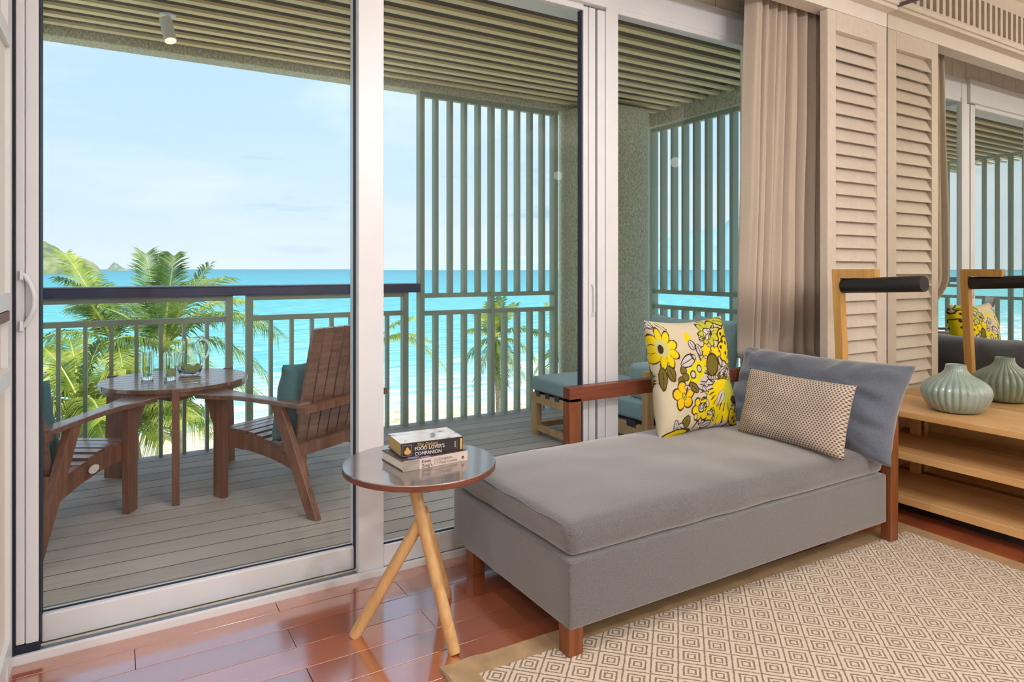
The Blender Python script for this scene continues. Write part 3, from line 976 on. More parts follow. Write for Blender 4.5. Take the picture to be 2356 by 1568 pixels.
# ---- spotlight on the balcony ceiling
sp = thing('ceiling_spotlight', at(385, 32, 3.76), label='small white adjustable spotlight under the slatted balcony ceiling', cat='spotlight')
c0 = at(386, 33, 3.76); c0.z = 2.648
MB().lathe([(0.0, -0.006), (0.040, -0.006), (0.043, -0.002), (0.043, 0.0)], 28, c0).obj('ceiling_plate', M['white_metal'], sp)
smooth_auto(MB().tube([c0 + Vector((0, 0, -0.005)), c0 + Vector((0, 0, -0.045))], 0.012, 14).obj('stem', M['white_metal'], sp))
hd = at(380, 48, 3.72); tl = at(391, 90, 3.72)
ax = (tl - hd).normalized() + Vector((-0.05, -0.22, 0.0)); ax.normalize()
hd = c0 + Vector((0.0, 0, -0.033)) - ax * 0.005 + Vector((-0.012, -0.01, 0))
tl = hd + ax * 0.145
smooth_auto(MB().tube([hd, hd + ax * 0.006, tl], [0.024, 0.033, 0.033], 28).obj('head', M['white_metal'], sp), 35)
MB().tube([tl, tl + ax * 0.002], 0.0285, 28).obj('lens', M['lamp_lens'], sp)

# ================================================================== SIDE TABLE AND BOOKS
TZ = 0.55
stb = thing('side_table', (0.88, 2.08, 0), label='small round side table with dark top and three splayed oak legs', cat='side table')
o = MB().lathe([(0.0, TZ - 0.021), (0.253, TZ - 0.021), (0.256, TZ - 0.019), (0.256, TZ - 0.003)], 96, (0.88, 2.08, 0)).obj('edge_band', M['table_edge'], stb); smooth_auto(o)
o = MB().lathe([(0.0, TZ - 0.004), (0.2555, TZ - 0.003), (0.2545, TZ), (0.0, TZ)], 96, (0.88, 2.08, 0)).obj('tabletop', M['table_top'], stb); smooth_auto(o, 30)
# legs lean past one another and meet under the top
Tl = Vector((0.665, 2.118, 0.0)); Tf = Vector((0.905, 1.862, 0.0)); Tb = Vector((1.040, 2.205, 0.0))
tops = {'l': Vector((0.925, 2.095, TZ - 0.02)), 'f': Vector((0.845, 2.085, TZ - 0.02)), 'b': Vector((0.865, 2.105, TZ - 0.02))}
legf = MB().tube([Tf, Tf.lerp(tops['f'], 0.02), tops['f']], [0.0175, 0.0195, 0.0205], 20).obj('leg', M['leg_oak'], stb)
smooth_auto(legf)
mid_f = Tf.lerp(tops['f'], 0.70)
legl = MB().tube([Tl, Tl.lerp(mid_f, 0.02), mid_f + Vector((0.0, 0.012, 0.0))], [0.0175, 0.0195, 0.0205], 20).obj('leg', M['leg_oak'], stb); smooth_auto(legl)
legb = MB().tube([Tb, Tb.lerp(mid_f, 0.02), mid_f + Vector((0.004, 0.01, 0.03))], [0.0175, 0.0195, 0.0205], 20).obj('leg', M['leg_oak'], stb); smooth_auto(legb)

def book(name, label, pfl, pfr, depth, z0, z1, cover, pages, spine, spine_z=True):
    pfl = Vector((pfl.x, pfl.y, z0)); pfr = Vector((pfr.x, pfr.y, z0))
    r = (pfr - pfl); L = r.length; r.normalize(); up = Vector((0, 0, 1)); bk = up.cross(r)
    t = thing(name, (pfl + r * L / 2 + bk * depth / 2), label=label, cat='book')
    def bx(nm, a0, a1, b0, b1, c0, c1, mat, bev=0.0008):
        V = []
        for (a, b, c) in ((a0, b0, c0), (a1, b0, c0), (a1, b1, c0), (a0, b1, c0), (a0, b0, c1), (a1, b0, c1), (a1, b1, c1), (a0, b1, c1)):
            V.append(Vector((0, 0, 0)) + pfl + r * a + bk * b + up * (c - z0))
        return MB().add(V, [(0, 3, 2, 1), (4, 5, 6, 7), (0, 1, 5, 4), (1, 2, 6, 5), (2, 3, 7, 6), (3, 0, 4, 7)]).obj(nm, mat, t, bevel=bev)
    bx('cover', 0, L, 0.001, depth, z1 - 0.0028, z1, cover[0])
    bx('cover', 0, L, 0.001, depth, z0, z0 + 0.0028, cover[1])
    bx('pages', 0.003, L - 0.003, 0.004, depth - 0.004, z0 + 0.0028, z1 - 0.0028, pages, 0)
    bx('spine', 0, L, -0.001, 0.003, z0, z1, spine)
    return t, pfl, r, bk, L, bx

p1 = onz(927, 1086, TZ); p2 = onz(1076, 1058, TZ)
BZ1 = TZ + 0.033
t1, o1, r1, k1, L1, bx1 = book('hardcover_book', 'pale-spined wine course book lying under the thicker black book on the side table', p1, p2, 0.170, TZ + 0.0002, BZ1, (M['cover_dark'], M['cover_dark']), M['page_white'], M['spine_pale'])
bx1('spine_panel', 0.001, 0.058, -0.0016, 0.002, TZ + 0.001, BZ1 - 0.0006, M['spine_grey'], 0)
text_mesh('spine_title', "Kevin\nZraly's", 0.0145, M['ink_dark'], t1, o1 + r1 * 0.066 + Vector((0, 0, 0.0185)) - k1 * 0.0018, r1, (0, 0, 1))
text_mesh('spine_title', "Complete\nWine Course", 0.0125, M['ink_grey'], t1, o1 + r1 * 0.128 + Vector((0, 0, 0.0185)) - k1 * 0.0018, r1, (0, 0, 1))
b = MB()
for q in (0.112, 0.117, 0.122):
    P0 = o1 + r1 * q - k1 * 0.0016
    b.add([P0 + Vector((0, 0, 0.004)), P0 + r1 * 0.0008 + Vector((0, 0, 0.004)), P0 + r1 * 0.0008 + Vector((0, 0, 0.028)), P0 + Vector((0, 0, 0.028))], [(0, 1, 2, 3)])
P0 = o1 + r1 * (L1 - 0.020) - k1 * 0.0016 + Vector((0, 0, 0.0135))
b.add([P0 + (r1 * 0.005 * math.cos(q * PI / 6) + Vector((0, 0, 0.005 * math.sin(q * PI / 6)))) for q in range(12)], [tuple(range(12))])
b.obj('spine_rule', M['ink_dark'], t1)
b = MB()
for (a, d_, ra, rb) in ((0.05, 0.055, 0.020, 0.014), (0.085, 0.020, 0.018, 0.009)):
    b.add([o1 + r1 * (a + ra * math.cos(q * PI / 10)) + k1 * (d_ * 0.5 + rb * math.sin(q * PI / 10)) + Vector((0, 0, BZ1 - TZ + 0.0003)) for q in range(20)], [tuple(range(20))])
b.obj('cover_print', M['ink_lilac'], t1)

q1 = onz(922.5, 1054, BZ1); q2 = onz(1065, 1035, BZ1)
BZ2 = BZ1 + 0.047
t2, o2, r2, k2, L2, bx2 = book('hardcover_book', 'thick black cookery companion book with gilt page edges on top of the pale book', q1, q2, 0.150, BZ1 + 0.0006, BZ2, (M['cover_art'], M['cover_black']), M['page_gold'], M['cover_black'])
text_mesh('spine_title', "The Deluxe", 0.0155, M['ink_gold'], t2, o2 + r2 * 0.052 + Vector((0, 0, 0.0320)) - k2 * 0.0016, r2, (0, 0, 1), shear=0.35)
text_mesh('spine_title', "FOOD LOVER'S\nCOMPANION", 0.0168, M['ink_white'], t2, o2 + r2 * 0.046 + Vector((0, 0, 0.0192)) - k2 * 0.0019, r2, (0, 0, 1), xs=0.92, extr=0.0005)
bx2('spine_picture', 0.003, 0.037, -0.0018, 0.002, BZ1 + 0.005, BZ2 - 0.006, M['ink_grey'], 0)
bx2('spine_picture', 0.0045, 0.0355, -0.0022, 0.002, BZ1 + 0.0065, BZ2 - 0.0075, M['cover_black'], 0)
pear = [(0.2, -0.95), (-0.6, -0.85), (-0.95, -0.4), (-0.7, 0.05), (-0.35, 0.25), (-0.3, 0.65), (0.0, 0.85), (0.35, 0.6), (0.45, 0.25), (0.9, 0.0), (1.0, -0.5), (0.7, -0.9)]
b = MB(); b.add([o2 + r2 * (0.021 + 0.012 * px_) + Vector((0, 0, 0.0225 + 0.0135 * pz_)) - k2 * 0.0026 for px_, pz_ in pear], [tuple(range(12))])
b.obj('pear_print', M['ink_gold'], t2)
bx2('spine_panel', L2 - 0.011, L2 - 0.003, -0.0018, 0.002, BZ1 + 0.005, BZ2 - 0.005, M['ink_gold'], 0)
bx2('spine_panel', L2 - 0.030, L2 - 0.028, -0.0018, 0.002, BZ1 + 0.015, BZ2 - 0.012, M['ink_white'], 0)
bx2('spine_panel', L2 - 0.022, L2 - 0.021, -0.0018, 0.002, BZ1 + 0.010, BZ2 - 0.008, M['ink_grey'], 0)

# ================================================================== CHAISE
RZ = 0.009                                   # rug thickness
ch = thing('chaise_longue', (2.05, 2.04, 0), label='long grey upholstered chaise longue with reddish wooden arm and end frame', cat='chaise')
SX0, SX1, SY0, SY1 = 1.186, 2.895, 1.640, 2.455
me = rbox_mesh('upholstered_base', (SX1 - SX0) / 2, (SY1 - SY0) / 2, 0.106, 0.010, M['grey_fabric'], (30, 14, 6))
link('upholstered_base', me, ch, loc=((SX0 + SX1) / 2, (SY0 + SY1) / 2, 0.198))
me = rbox_mesh('mattress', (SX1 - SX0) / 2 - 0.004, (SY1 - SY0) / 2 - 0.006, 0.050, 0.034, M['grey_fabric'], (60, 30, 4), crown=0.030, wrinkle=0.004)
mat_o = link('mattress', me, ch, loc=((SX0 + SX1) / 2, (SY0 + SY1) / 2, 0.357))
b = MB()
b.tube([(SX0 + 0.012, SY0 + 0.06 + (SY1 - SY0 - 0.12) * i / 20, 0.397 + 0.003 * math.sin(i)) for i in range(21)], 0.0022, 6)
b.obj('piping', M['cushion_grey'], ch)
WZ = M['sofa_wood_z']; WX = M['sofa_wood']
for (lx, ly, zf) in ((1.187, 1.646, RZ), (1.195, 2.30, 0.0)):
    box('leg', lx, lx + 0.055, ly, ly + 0.055, zf, 0.10, WZ, ch, bevel=0.002)
# end frame: two posts leaning slightly out, top and lower rails
def post_prism(y0, y1, zf):
    return MB().prism([(2.900, zf), (2.956, zf), (2.962, 0.735), (2.925, 0.735), (2.912, 0.42), (2.900, 0.40)], 'y', y0, y1).obj('end_post', WZ, ch, bevel=0.003)
post_prism(1.625, 1.672, RZ); post_prism(2.405, 2.452, 0.0)
box('end_rail', 2.925, 2.956, 1.672, 2.405, 0.655, 0.733, WX, ch, bevel=0.003)
box('end_rail', 2.918, 2.950, 1.672, 2.405, 0.14, 0.30, WX, ch, bevel=0.003)
box('end_rail', 2.920, 2.952, 1.672, 2.405, 0.44, 0.50, WX, ch, bevel=0.003)
# arm on the window side
box('arm_post', 1.735, 1.800, 2.400, 2.452, 0.36, 0.618, WZ, ch, bevel=0.002)
box('arm_rail', 1.735, 2.93, 2.400, 2.452, 0.602, 0.668, WX, ch, bevel=0.002)

# ---- cushions on the chaise
def cushion_obj(name, me, label, origin, right, up):
    o = link(name, me)
    orient(o, origin, right, up)
    return tag(o, label, 'cushion')
me = pillow_mesh('back_cushion', 0.90, 0.45, 0.20, M['cushion_grey'], n=72, wr=0.007, pinch=0.075, edge_wr=0.016, seed=2.0)
cushion_obj('back_cushion', me, 'large plain grey back cushion leaning on the end frame of the chaise', (2.862, 1.998, 0.578), (-0.0, -1, 0.0), (0.42, 0, 0.9))
me = pillow_mesh('lumbar_cushion', 0.53, 0.31, 0.12, M['lattice'], n=44, wr=0.005, pinch=0.045, seed=5.0)
cushion_obj('lumbar_cushion', me, 'small oblong cushion with brown and cream honeycomb weave in front of the grey one', (2.580, 1.880, 0.572), (0.02, -1, -0.012), (0.28, 0, 0.96))

def floral(C):
    """painted print: C rows are (a, b, side); a to the right, b downwards, both -1..1"""
    a = C[:, 0].copy(); b = C[:, 1].copy()
    back = C[:, 2] > 0
    a = np.where(back, a * 0.985, a)
    X = ((a + 1) / 2) ** 0.76; Y = (b + 1) / 2
    L = lambda r, g, bb: np.array(lin(r, g, bb)[:3])
    cream, yel, ygr, olive, brown, lav = L(208, 198, 172), L(228, 206, 22), L(190, 192, 60), L(118, 108, 44), L(66, 48, 32), L(206, 200, 204)
    out = np.tile(cream, (len(a), 1)).astype(float)
    def setc(m, c): out[m] = c
    wob = 0.006 * np.sin(40 * X + 9 * Y) + 0.005 * np.sin(57 * Y - 13 * X)
    def petals(cx, cy, r, n, colr, inner=0.35, rot=0.0, ow=0.016, depth=0.33, stretch=1.0):
        dx = X - cx; dy = (Y - cy) / stretch
        rr = np.hypot(dx, dy) + wob * 0.5; th = np.arctan2(dy, dx) + rot
        lim = r * (1 - depth * (1 - np.abs(np.cos(n * th / 2))))
        setc(rr < lim + ow, brown); setc(rr < lim, colr)
        ln = (np.abs(np.sin(n * th / 2 + PI / 2)) < 0.10) & (rr < lim) & (rr > r * inner)
        setc(ln, brown)
    def ell(cx, cy, rx, ry, ang, colr, ow=0.0, oc=None):
        c, s = math.cos(ang), math.sin(ang)
        dx = X - cx; dy = Y - cy
        p = (dx * c + dy * s) / rx; q = (-dx * s + dy * c) / ry
        d = np.sqrt(p * p + q * q) + wob * 2
        if ow: setc(d < 1 + ow / min(rx, ry), brown if oc is None else oc)
        setc(d < 1, colr)
    def leaf(cx, cy, ln, wd, ang, colr, ow=0.013, vein=True):
        c, s = math.cos(ang), math.sin(ang)
        dx = X - cx; dy = Y - cy
        p = (dx * c + dy * s) / ln; q = (-dx * s + dy * c)
        lim = wd * np.clip(1 - p * p, 0, 1)
        m = (np.abs(p) < 1)
        setc(m & (np.abs(q) < lim + ow), brown); setc(m & (np.abs(q) < lim), colr)
        if vein: setc(m & (np.abs(q) < 0.004) & (p > -0.6), brown)
    def stroke(pts, w, colr=None):
        for (x0, y0), (x1, y1) in zip(pts[:-1], pts[1:]):
            dx, dy = x1 - x0, y1 - y0; l2 = dx * dx + dy * dy + 1e-9
            t = np.clip(((X - x0) * dx + (Y - y0) * dy) / l2, 0, 1)
            setc(np.hypot(X - x0 - t * dx, Y - y0 - t * dy) < w * (0.7 + 0.3 * np.sin(60 * X)), brown if colr is None else colr)
    # lavender leaves first
    for q in ((0.40, 0.36, 0.11, 0.045, 2.8), (0.56, 0.56, 0.15, 0.075, 0.15), (0.82, 0.40, 0.10, 0.04, 1.2), (0.86, 0.54, 0.17, 0.04, 1.35), (0.97, 0.50, 0.16, 0.045, 1.6),
              (0.93, 0.68, 0.13, 0.05, 0.9), (0.66, 0.60, 0.12, 0.05, -0.2), (0.79, 0.94, 0.12, 0.05, -0.8), (0.47, 0.80, 0.05, 0.03, 0.3)):
        leaf(*q, lav)
    stroke([(0.44, 0.30), (0.52, 0.42), (0.60, 0.45), (0.70, 0.56), (0.74, 0.62)], 0.011)
    stroke([(0.52, 0.25), (0.56, 0.36), (0.60, 0.44)], 0.009)
    stroke([(0.62, 0.52), (0.72, 0.60)], 0.012); stroke([(0.60, 0.66), (0.56, 0.74)], 0.009)
    # big sunflower top left
    petals(0.12, 0.25, 0.175, 9, yel, 0.4, 0.3, ow=0.020, depth=0.42)
    ell(0.11, 0.24, 0.075, 0.075, 0, L(196, 196, 130)); ell(0.09, 0.25, 0.030, 0.040, 0.3, brown)
    leaf(0.07, 0.50, 0.10, 0.040, 1.5, olive); leaf(0.17, 0.46, 0.085, 0.040, 0.9, olive)
    leaf(0.03, 0.03, 0.06, 0.03, 0.8, lav); stroke([(0.12, 0.03), (0.20, 0.09)], 0.006); stroke([(0.16, 0.02), (0.24, 0.08)], 0.006)
    # bud and small leaf
    ell(0.46, 0.15, 0.045, 0.05, 0.2, yel); leaf(0.485, 0.22, 0.05, 0.030, 1.2, lav); leaf(0.56, 0.27, 0.06, 0.026, 1.3, lav)
    # green-yellow daisy, dotted yellow mass
    petals(0.73, 0.12, 0.125, 8, ygr, 0.3, 0.1, depth=0.4); ell(0.72, 0.11, 0.035, 0.03, 0, lav, 0.010)
    leaf(0.90, 0.04, 0.10, 0.035, 0.4, ygr)
    petals(0.93, 0.20, 0.115, 6, yel, 0.9, 0.4, depth=0.2); petals(0.92, 0.31, 0.125, 7, yel, 0.9, 0.0, depth=0.15)
    for q in ((0.86, 0.22), (0.90, 0.24), (0.83, 0.27), (0.93, 0.29), (0.87, 0.33), (0.93, 0.34), (0.97, 0.30), (0.90, 0.37), (0.95, 0.13), (0.86, 0.15), (0.97, 0.22)):
        ell(q[0], q[1], 0.013, 0.018, 0.2, brown)
    petals(0.64, 0.28, 0.058, 5, yel, 0.9, 0.2, ow=0.008); petals(0.75, 0.31, 0.058, 5, yel, 0.9, 0.8, ow=0.008); petals(0.60, 0.385, 0.045, 5, yel, 0.9, 0.4, ow=0.006)
    ell(0.70, 0.42, 0.058, 0.095, 0.0, olive, 0.012)
    for q in range(6): ell(0.655 + 0.022 * q, 0.515 + (0.012 if q in (0, 5) else 0.022), 0.012, 0.014, 0, cream, 0.006)
    leaf(0.80, 0.54, 0.07, 0.030, 1.5, olive)
    # pair of ringed yellow flowers with olive berries
    petals(0.52, 0.445, 0.092, 7, L(222, 214, 40), 0.95, 0.0, ow=0.0, depth=0.2); petals(0.43, 0.50, 0.092, 7, L(222, 214, 40), 0.95, 0.3, ow=0.0, depth=0.2)
    for q in ((0.52, 0.44), (0.43, 0.485)): ell(q[0], q[1], 0.024, 0.026, 0, lav, 0.012)
    for q in ((0.32, 0.44), (0.29, 0.53), (0.34, 0.50)): ell(q[0], q[1], 0.034, 0.030, 0.5, olive, 0.008)
    # orange-yellow five petal flower
    petals(0.29, 0.66, 0.118, 5, L(232, 192, 24), 0.25, 0.35, depth=0.36); ell(0.29, 0.665, 0.016, 0.016, 0, brown)
    leaf(0.42, 0.60, 0.07, 0.03, 0.7, olive)
    petals(0.50, 0.80, 0.105, 6, yel, 0.5, 0.0, depth=0.3); ell(0.50, 0.79, 0.028, 0.032, 0, lav, 0.012)
    # big fan flower
    ell(0.76, 0.76, 0.165, 0.21, 0.55, yel); ell(0.66, 0.84, 0.10, 0.10, 0, yel); ell(0.86, 0.70, 0.07, 0.14, 0.1, ygr)
    for i in range(9):
        an = 0.9 + i * 0.22
        x0, y0 = 0.84 + 0.06 * math.cos(an + 1), 0.64 + 0.05 * math.sin(an + 1)
        for s0 in (0.10, 0.22):
            stroke([(x0 + s0 * math.cos(an + 0.6), y0 + s0 * math.sin(an + 0.6)), (x0 + (s0 + 0.07) * math.cos(an + 0.6), y0 + (s0 + 0.07) * math.sin(an + 0.6))], 0.0065)
    leaf(0.75, 0.73, 0.08, 0.032, 2.0, lav, 0.004)
    ell(0.93, 0.90, 0.085, 0.085, 0.3, yel, 0.010)
    for q in ((0.92, 0.86), (0.95, 0.90), (0.90, 0.92), (0.93, 0.95)): ell(q[0], q[1], 0.012, 0.017, 0.3, brown)
    stroke([(0.99, 0.58), (0.965, 0.66), (0.985, 0.74), (0.965, 0.82)], 0.017); 
    for q in (0.60, 0.66, 0.72, 0.78): ell(0.975, q, 0.010, 0.012, 0, cream)
    leaf(0.92, 0.76, 0.06, 0.03, 0.3, brown, vein=False)
    for (x0, y0, n0, sd) in ((0.62, 0.14, 6, 1), (0.80, 0.45, 9, 2), (0.93, 0.46, 8, 3), (0.60, 0.62, 6, 4), (0.47, 0.70, 6, 5), (0.88, 0.80, 7, 6), (0.66, 0.93, 7, 7), (0.40, 0.52, 5, 8), (0.80, 0.06, 6, 9)):
        rr_ = random.Random(sd)
        px0, py0 = x0, y0
        for _k in range(n0):
            px1, py1 = px0 + rr_.uniform(-0.045, 0.045), py0 + rr_.uniform(-0.03, 0.05)
            stroke([(px0, py0), (px1, py1)], 0.0075)
            if _k % 2: leaf(px1, py1, 0.035, 0.014, rr_.uniform(0, 3.1), lav if _k % 4 == 1 else ygr, 0.008, False)
            px0, py0 = px1, py1
    # bottom left sprig
    leaf(0.19, 0.90, 0.055, 0.022, 1.4, lav); leaf(0.31, 0.90, 0.08, 0.040, 2.2, olive); leaf(0.26, 0.92, 0.05, 0.03, 0.4, lav)
    ell(0.21, 0.985, 0.16, 0.045, 0.0, yel, 0.012)
    stroke([(0.42, 0.96), (0.46, 0.91), (0.53, 0.90), (0.60, 0.93)], 0.009); leaf(0.58, 0.95, 0.06, 0.025, -0.3, lav)
    for q in ((0.43, 0.86), (0.50, 0.91)): ell(q[0], q[1], 0.016, 0.022, 0, cream, 0.009)
    return out
me = pillow_mesh('floral_cushion', 0.53, 0.555, 0.17, M['floral'], n=250, paintfn=floral, wr=0.007, pinch=0.085, seed=9.0, edge_wr=0.004)
cushion_obj('floral_cushion', me, 'cream cushion printed with yellow and olive flowers, propped against the chaise arm', (2.372, 2.285, 0.690), (1.0, 0.03, 0.005), (0.0, 0.17, 0.98))

# ================================================================== RUG
rgo = thing('rug', (2.0, 0.5, 0.0), label='cream and taupe diamond-pattern rug with tan border under the chaise', cat='rug')
ra = math.radians(-1.6)
def RP(x, y, z=0.0):
    c, s = math.cos(ra), math.sin(ra)
    return (0.828 + c * x - s * y, 1.811 + s * x + c * y, z)
RW, RL, RB = 2.345, 4.3, 0.088
def rquad(x0, x1, y0, y1, z1, nm, mat, n=(2, 2), wavy=0.0):
    V = []; Fs = []
    nx, ny = n
    for j in range(ny + 1):
        for i in range(nx + 1):
            xx = x0 + (x1 - x0) * i / nx; yy_ = y0 + (y1 - y0) * j / ny
            zz = z1
            if wavy:
                zz += wavy * max(0.0, mnoise.noise(Vector((xx * 9, yy_ * 9, 1.3)))) * math.exp(-((xx - 0.12) ** 2 + (yy_ + 0.1) ** 2) / 0.05)
                zz += 0.012 * math.exp(-(xx ** 2 + (yy_ + 0.08) ** 2) / 0.004) 
            V.append(RP(xx, yy_, zz))
    m0 = len(V)
    for j in range(ny + 1):
        for i in range(nx + 1):
            xx = x0 + (x1 - x0) * i / nx; yy_ = y0 + (y1 - y0) * j / ny
            V.append(RP(xx, yy_, 0.0006))
    w = nx + 1
    for j in range(ny):
        for i in range(nx):
            a = j * w + i
            Fs.append((a, a + 1, a + w + 1, a + w))
    # skirt
    for i in range(nx):
        Fs.append((i, m0 + i, m0 + i + 1, i + 1)); t_ = ny * w + i; Fs.append((t_, t_ + 1, m0 + t_ + 1, m0 + t_))
    for j in range(ny):
        a = j * w; Fs.append((a, a + w, m0 + a + w, m0 + a)); a = j * w + nx; Fs.append((a, m0 + a, m0 + a + w, a + w))
    return link(nm, mesh_of(nm, V, Fs, mat, False), rgo)
rquad(0, RW, -RB, 0, 0.006, 'border', M['leather'], (160, 8), 0.012)
rquad(0, RB, -RL, -RB, 0.006, 'border', M['leather'], (8, 200), 0.012)
rquad(RW - RB, RW, -RL, -RB, 0.006, 'border', M['leather'], (4, 60))
wv = rquad(RB, RW - RB, -RL, -RB, 0.0085, 'woven_field', M['rug'])

# ================================================================== CONSOLE, VASE, LAMP
cs = thing('console_table', (3.51, 0.9, 0), label='long pale oak console with three open shelves along the mirror wall', cat='console')
OX0, OX1, OY0, OY1 = 3.272, 3.745, -0.6, 2.10
box('top_board', OX0, OX1, OY0, OY1, 0.482, 0.511, M['oak'], cs, bevel=0.002)
box('shelf_board', OX0, OX1 - 0.06, OY0 + 0.03, OY1 - 0.03, 0.277, 0.311, M['oak'], cs, bevel=0.002)
box('shelf_board', OX0, OX1 - 0.02, OY0 + 0.03, OY1 - 0.03, 0.062, 0.100, M['oak'], cs, bevel=0.002)
for yy in (OY1 - 0.03, OY0):
    box('end_panel', OX0 + 0.02, OX1, yy, yy + 0.03, 0.0, 0.482, M['oak'], cs, bevel=0.002)
box('support', OX1 - 0.05, OX1 - 0.01, 1.93, 1.97, 0.10, 0.482, M['oak'], cs)
box('support', OX1 - 0.05, OX1 - 0.01, 0.75, 0.79, 0.10, 0.482, M['oak'], cs)
box('plinth', OX0 + 0.10, OX1 - 0.04, OY0 + 0.05, OY1 - 0.05, 0.0, 0.062, M['black_metal'], cs)

def vase_mesh():
    pr = [(0.0, 0.004), (0.080, 0.0), (0.097, 0.004), (0.112, 0.018), (0.128, 0.038), (0.141, 0.064), (0.147, 0.090), (0.146, 0.106), (0.139, 0.124), (0.124, 0.142), (0.102, 0.158),
          (0.077, 0.171), (0.058, 0.184), (0.0475, 0.198), (0.0435, 0.214), (0.0445, 0.224), (0.0435, 0.227), (0.038, 0.227), (0.037, 0.215), (0.040, 0.195), (0.060, 0.165), (0.10, 0.10), (0.0, 0.02)]
    fn = lambda t: max(0.15, math.sin(PI * min(1, t * 1.45))) if t < 0.69 else 0.0
    return MB().lathe(pr, 288, (0, 0, 0), rib=0.060, ribs=30, ribf=fn).mesh('ribbed_vase', M['celadon'], True)
vs = link('ribbed_vase', vase_mesh()); vs.location = (3.50, 1.648, 0.5112)
tag(vs, 'squat grey-green ribbed ceramic vase with narrow neck on the oak console', 'vase')
sub = vs.modifiers.new('subdivision', 'SUBSURF'); sub.levels = 1; sub.render_levels = 1

lp = thing('reading_lamp', (3.12, 1.95, 0), label='oak reading lamp with black tubular head between the chaise and the mirror', cat='lamp')
pb = (3.14, 1.965)
b = MB()
b.prism([(1.938, 0.016), (1.980, 0.016), (2.034, 1.200), (1.992, 1.200)], 'x', 3.095, 3.140)
b.obj('post', M['lamp_oak'], lp, bevel=0.002)
box('arm', 3.095, 3.140, 1.812, 1.996, 1.156, 1.200, M['lamp_oak'], lp, bevel=0.0015)
A = Vector((3.118, 1.985, 1.117)); B = Vector((3.093, 1.585, 1.135))
dr = (B - A).normalized()
o = MB().tube([A, A + dr * 0.004, B - dr * 0.002, B], [0.033, 0.0365, 0.0365, 0.0355], 40).obj('head', M['black_metal'], lp); smooth_auto(o, 35)
o = MB().tube([(3.112, 1.90, 1.15), (3.112, 1.90, 1.16)], 0.008, 12).obj('pivot', M['black_metal'], lp)
box('base_plate', 2.975, 3.265, 1.83, 2.09, 0.0005, 0.016, M['black_metal'], lp, bevel=0.002)

# ================================================================== OUTDOOR TABLE AND CHAIRS
OT = 0.572
TC = (0.29, 4.265)
ot = thing('outdoor_table', (TC[0], TC[1], DZ), label='round slatted brown wooden table on three plank legs on the deck', cat='table')
R = 0.385
ns = 9
for k in range(ns):
    y0 = -R + 2 * R * k / ns + 0.003; y1 = -R + 2 * R * (k + 1) / ns - 0.003
    pts = []
    mm_ = 10
    for i in range(mm_ + 1):
        yy = y0 + (y1 - y0) * i / mm_
        pts.append((math.sqrt(max(0, R * R - yy * yy)), yy))
    for i in range(mm_, -1, -1):
        yy = y0 + (y1 - y0) * i / mm_
        pts.append((-math.sqrt(max(0, R * R - yy * yy)), yy))
    MB().prism([(TC[0] + p[0], TC[1] + p[1]) for p in pts], 'z', OT - 0.022, OT).obj('top_slat', M['adi_slat'], ot, bevel=0.002)
o = MB().lathe([(R - 0.05, OT - 0.045), (R - 0.012, OT - 0.045), (R - 0.012, OT - 0.0225), (R - 0.05, OT - 0.0225)], 64, (TC[0], TC[1], 0)).obj('rim', M['adi_wood'], ot)
for ang in (-94, 140, 40):
    a = math.radians(ang); r_ = Vector((math.cos(a), math.sin(a), 0)); n_ = Vector((-math.sin(a), math.cos(a), 0))
    prof = [(0.30, DZ), (0.395, DZ), (0.418, OT + 0.004), (0.445, OT + 0.004), (0.442, 0.3), (0.425, DZ)]
    prof = [(0.345, DZ), (0.452, DZ), (0.432, OT + 0.004), (0.388, OT + 0.004), (0.388, OT - 0.046), (0.270, OT - 0.046), (0.290, 0.30)]
    V = []
    for s_ in (-0.018, 0.018):
        V += [Vector((TC[0], TC[1], 0)) + r_ * p + n_ * s_ + Vector((0, 0, q)) for p, q in prof]
    n = len(prof)
    MB().add(V, [tuple(range(n)), tuple(range(n, 2 * n))[::-1]] + [(i, n + i, n + (i + 1) % n, (i + 1) % n) for i in range(n)]).obj('leg', M['adi_wood'], ot, bevel=0.002)
    prof = [(0.0, OT - 0.046), (0.30, OT - 0.046), (0.30, OT - 0.105), (0.18, OT - 0.115), (0.0, OT - 0.135)]
    V = []
    for s_ in (-0.015, 0.015):
        V += [Vector((TC[0], TC[1], 0)) + r_ * p + n_ * s_ + Vector((0, 0, q)) for p, q in prof]
    n = len(prof)
    MB().add(V, [tuple(range(n)), tuple(range(n, 2 * n))[::-1]] + [(i, n + i, n + (i + 1) % n, (i + 1) % n) for i in range(n)]).obj('apron', M['adi_wood'], ot)

